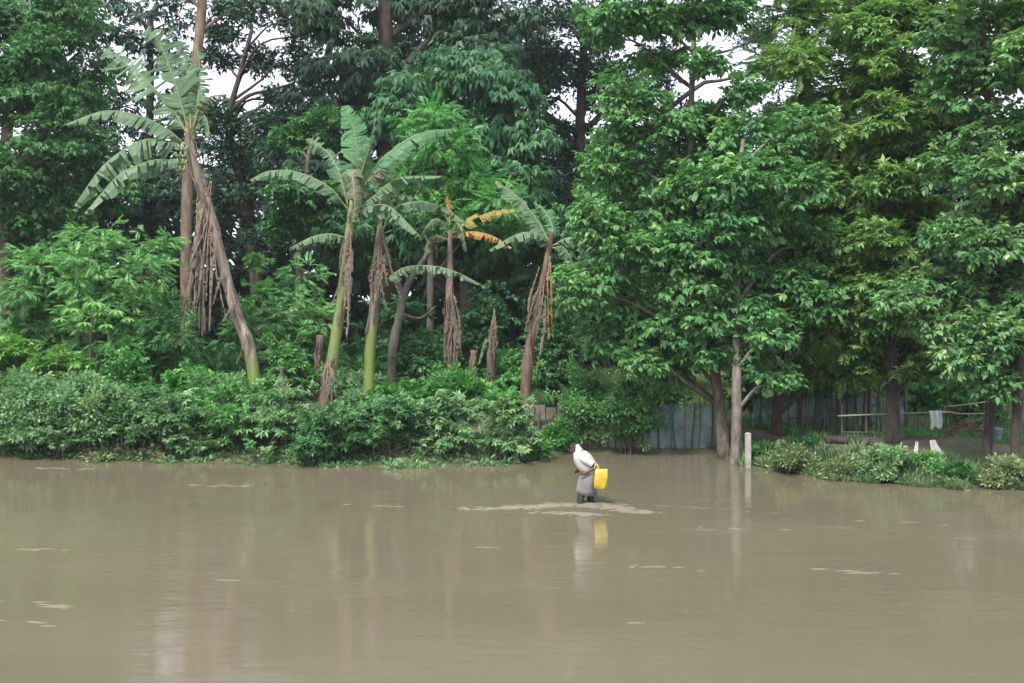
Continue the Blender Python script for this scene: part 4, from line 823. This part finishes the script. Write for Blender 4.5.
part('handle', MB().tube(spline([b+[-.165, 0, .29], b+[-.12, -.1, .2], b+[0, -.18, .16], b+[.12, -.1, .2], b+[.165, 0, .29]], 14), .007, 5), M['pole'], t)
# ------------------------------------------------------------------ the wading person
S = 1.0
base = np.array([PX, PY, 0.0]); foot_z = float(gz(PX, PY))
M['skin'] = rough_mat('dark brown skin', [(.3, (.085, .042, .028)), (.7, (.12, .06, .04))], 6, bump=.05, rough=.5)
M['hair'] = rough_mat('black hair', [(.3, (.012, .01, .009)), (.7, (.025, .02, .018))], 20, bump=.4)
M['shirt'] = rough_mat('white cotton shirt', [(.3, (.36, .34, .34)), (.7, (.50, .47, .47))], 5, bump=.6, rough=.9)
M['wrap'] = rough_mat('grey wet wrap cloth', [(.3, (.11, .105, .105)), (.55, (.17, .165, .165)), (.8, (.24, .23, .235))], 7, (1, 1, .4), bump=.4, rough=.8)
M['trouser'] = rough_mat('black trousers', [(.3, (.012, .013, .016)), (.7, (.03, .03, .035))], 8, bump=.2, rough=.7)
person = thing('person', (PX, PY, foot_z), 'person wading left bent forward in white shirt, grey wrap and black trousers', 'person')
def skin_body(name, V, E, Rr, mat, par):
    me = bpy.data.meshes.new(name); me.from_pydata([tuple(np.array(v)+base-ORI[par]) for v in V], E, []); me.update()
    o = bpy.data.objects.new(name, me); COL.objects.link(o); o.parent = par; ORI[o] = ORI[par]; me.materials.append(mat)
    sm = o.modifiers.new('skin', 'SKIN'); sm.use_smooth_shade = True
    for i, r in enumerate(Rr): me.skin_vertices[0].data[i].radius = (r, r); me.skin_vertices[0].data[i].use_root = (i == 0)
    ss = o.modifiers.new('sub', 'SUBSURF'); ss.levels = 2; ss.render_levels = 2
    return o
fz = foot_z+.045
V = [(.10, 0, .60), (.04, 0, .72), (-.05, 0, .87), (-.13, 0, .98), (-.185, 0, 1.035), (-.215, -.005, 1.06), (-.255, -.01, 1.10), (-.262, -.01, 1.165)]
Rr = [.125, .12, .13, .105, .05, .055, .085, .062]; E = [(i, i+1) for i in range(7)]
def chain(p0, pts, rr):
    prev = p0
    for p, r in zip(pts, rr): V.append(p); Rr.append(r); E.append((prev, len(V)-1)); prev = len(V)-1
    return prev
for pts in ([(-.01, -.075, .50), (-.105, -.09, .05), (-.02, -.10, fz+.06), (-.03, -.10, fz), (-.17, -.11, fz-.01)], [(.12, .075, .50), (.125, .10, .06), (.26, .11, fz+.08), (.27, .11, fz+.02), (.15, .12, fz-.01)]):
    chain(0, pts, [.085, .055, .04, .042, .026])
def arm(pts, fdir, curl):
    h = chain(3, pts, [.062, .05, .042, .03, .033]); hp = np.array(V[h]); fd = nz(np.array(fdir)); up = np.array([0, 0, 1.]); sd = nz(np.cross(fd, up)); up = np.cross(sd, fd)
    for k, (o, l) in enumerate(((-.03, .07), (-.01, .08), (.01, .077), (.03, .06))):
        a = hp+fd*.055+up*o; chain(h, [a, a+fd*l*.5+sd*curl*.02, a+fd*l*.75+sd*curl*.055], [.0095, .009, .0075])
    chain(h, [hp+fd*.02+up*.04+sd*curl*.01, hp+fd*.06+up*.055+sd*curl*.03], [.0105, .008])
arm([(-.10, -.17, .965), (.06, -.215, .875), (.225, -.22, .79), (.06, -.235, .70), (.0, -.235, .665)], (-1, -.1, -.35), 1)
arm([(-.13, .17, .96), (-.06, .22, .82), (.02, .22, .72), (-.08, .20, .66), (-.12, .19, .64)], (-1, -.3, -.3), -1)
body = skin_body('body', V, E, Rr, M['skin'], person)
A16 = np.linspace(0, 2*math.pi, 18, False)
def ring(c, axis_, rx, ry, wob=0., ph=0.):
    ax = nz(np.array(axis_, float)); yv = np.array([0, 1., 0]); u = nz(np.cross(yv, ax)); v = np.cross(ax, u)
    return [base+np.array(c)+(u*rx*math.cos(a)+v*ry*math.sin(a))*(1+wob*math.sin(5*a+ph)) for a in A16]
# shirt: blousy torso and short sleeves
tors = (-.55, 0, .84)
sh = MB().loft([ring((.145, 0, .62), (-.35, 0, 1), .16, .19, .05), ring((.10, 0, .70), (-.45, 0, 1), .18, .205, .04, 1), ring((.03, 0, .79), tors, .195, .215, .04, 2), ring((-.045, 0, .90), tors, .195, .225, .03, 1), ring((-.10, 0, .985), tors, .165, .22, .02), ring((-.15, 0, 1.045), tors, .115, .14, .02), ring((-.19, 0, 1.085), tors, .085, .09)], cap=False)
for y, pts in ((-1, [(-.11, -.13, .97), (-.02, -.20, .925), (.06, -.217, .875), (.14, -.22, .835)]), (1, [(-.13, .13, .965), (-.12, .20, .90), (-.06, .22, .82), (-.03, .22, .78)])):
    sh.tube(spline([base+np.array(p) for p in pts], 8), [.085, .08, .075, .072], 12, .04, cap=False)
part('shirt', sh, M['shirt'], person)
wr = MB().loft([ring((.11, 0, .69), (-.2, 0, 1), .175, .19, .02), ring((.10, 0, .60), (0, 0, 1), .185, .2, .04), ring((.045, 0, .45), (.1, 0, 1), .20, .215, .05, 1), ring((.02, 0, .28), (.1, 0, 1), .212, .21, .09, 2), ring((.015, 0, .18), (.12, 0, 1), .222, .205, .12, 2.4), ring((.015, 0, .18), (.12, 0, 1), .212, .195, .12, 2.4), ring((.02, 0, .28), (.1, 0, 1), .205, .205, .05, 2)], cap=False)
part('wrap_skirt', wr, M['wrap'], person)
tr_ = MB()
for pts in ([(-.0, -.075, .36), (-.06, -.08, .22), (-.105, -.09, .05), (-.07, -.10, -.16), (-.03, -.10, foot_z+.12)], [(.11, .075, .36), (.12, .08, .22), (.125, .10, .06), (.19, .105, -.14), (.25, .11, foot_z+.14)]):
    tr_.tube(spline([base+np.array(p) for p in pts], 14), [.075, .075, .074, .07, .062], 12, .03)
part('trousers', tr_, M['trouser'], person)
hcl = MB().loft([ring((-.12, 0, 1.03), (-.6, 0, .7), .12, .14, .05), ring((-.15, 0, 1.09), (-.5, 0, .8), .10, .115, .04), ring((-.175, 0, 1.155), (-.35, 0, .9), .082, .10, .04), ring((-.195, 0, 1.21), (-.2, 0, 1), .06, .075), ring((-.20, 0, 1.228), (-.2, 0, 1), .02, .025)])
part('head_cloth', hcl, M['shirt'], person)
# head details: hair cap, ears, nose, eyes, mouth
hc = np.array([-.26, -.01, 1.13])+base
hr = []
for i in range(8):
    ph = math.pi*.62*i/7; hr.append([hc+[.02+.098*math.sin(ph)*math.cos(a)+.012, .088*math.sin(ph)*math.sin(a), .108*math.cos(ph)+.012+(.04*math.cos(a)*-1 if i > 4 else 0)] for a in A16])
part('hair', MB().loft(hr[::-1]), M['hair'], person)
fa = MB(); fa.loft([[hc+[x, s*math.cos(a), z+s*math.sin(a)] for a in np.linspace(0, 2*math.pi, 8, False)] for x, z, s in ((-.07, -.005, .012), (-.098, -.018, .016), (-.108, -.025, .010))])
for s in (-1, 1): fa.loft([[hc+[.012+r*math.cos(a)*.7, s*(.078+k), r*math.sin(a)] for a in np.linspace(0, 2*math.pi, 10, False)] for r, k in ((.02, -.01), (.03, .008), (.02, .014))])
part('face', fa, M['skin'], person)
# yellow bag carried on the forearm
M['bag'] = rough_mat('yellow plastic bag', [(.25, (.34, .26, .015)), (.5, (.42, .33, .02)), (.6, (.48, .41, .08)), (.72, (.56, .52, .26))], 4.5, bump=.35, rough=.4)
bagc = base+np.array([.315, -.235, .0]); bg_ = thing('yellow_bag', bagc+[0, 0, .34], 'bright yellow plastic bag hanging from the bent arm', 'bag')
rn = []
for z, hx, hy, sx in ((.325, .10, .05, -.03), (.34, .135, .075, -.03), (.44, .15, .085, -.015), (.56, .155, .08, .0), (.66, .15, .06, .01), (.735, .145, .03, .012), (.742, .14, .025, .012)):
    rn.append([bagc+[sx+hx*np.sign(math.cos(a))*abs(math.cos(a))**.3*.9, hy*np.sign(math.sin(a))*abs(math.sin(a))**.7*(1+.12*math.sin(7*a+z*9)), z-(.0 if z > .5 else .012*math.cos(a))] for a in A16])
part('sack', MB().loft(rn), M['bag'], bg_)
for yo in (-.025, .025):
    part('handle', MB().tube(spline([bagc+[-.13, yo, .725], bagc+[-.125, yo*1.6, .80], bagc+[-.10, 0, .84], bagc+[-.06, yo*1.6, .82], bagc+[-.02, yo, .73]], 12), .011, 6), M['bag'], bg_)
# ------------------------------------------------------------------ damp air
hz = MB().box((0, 115, 16), (400, 360, 36)); hm = bpy.data.materials.new('damp air'); hm.use_nodes = True; hn = hm.node_tree; hn.nodes.clear()
ho = hn.nodes.new('ShaderNodeOutputMaterial'); hv = hn.nodes.new('ShaderNodeVolumePrincipled'); hv.inputs['Density'].default_value = .0004; hv.inputs['Color'].default_value = (.75, .85, .85, 1); hv.inputs['Anisotropy'].default_value = .2
hn.links.new(hv.outputs[0], ho.inputs['Volume']); h_ = part('haze', hz, hm, smooth=False); tag(h_, 'thin damp haze hanging in the air', 'haze', kind='stuff')
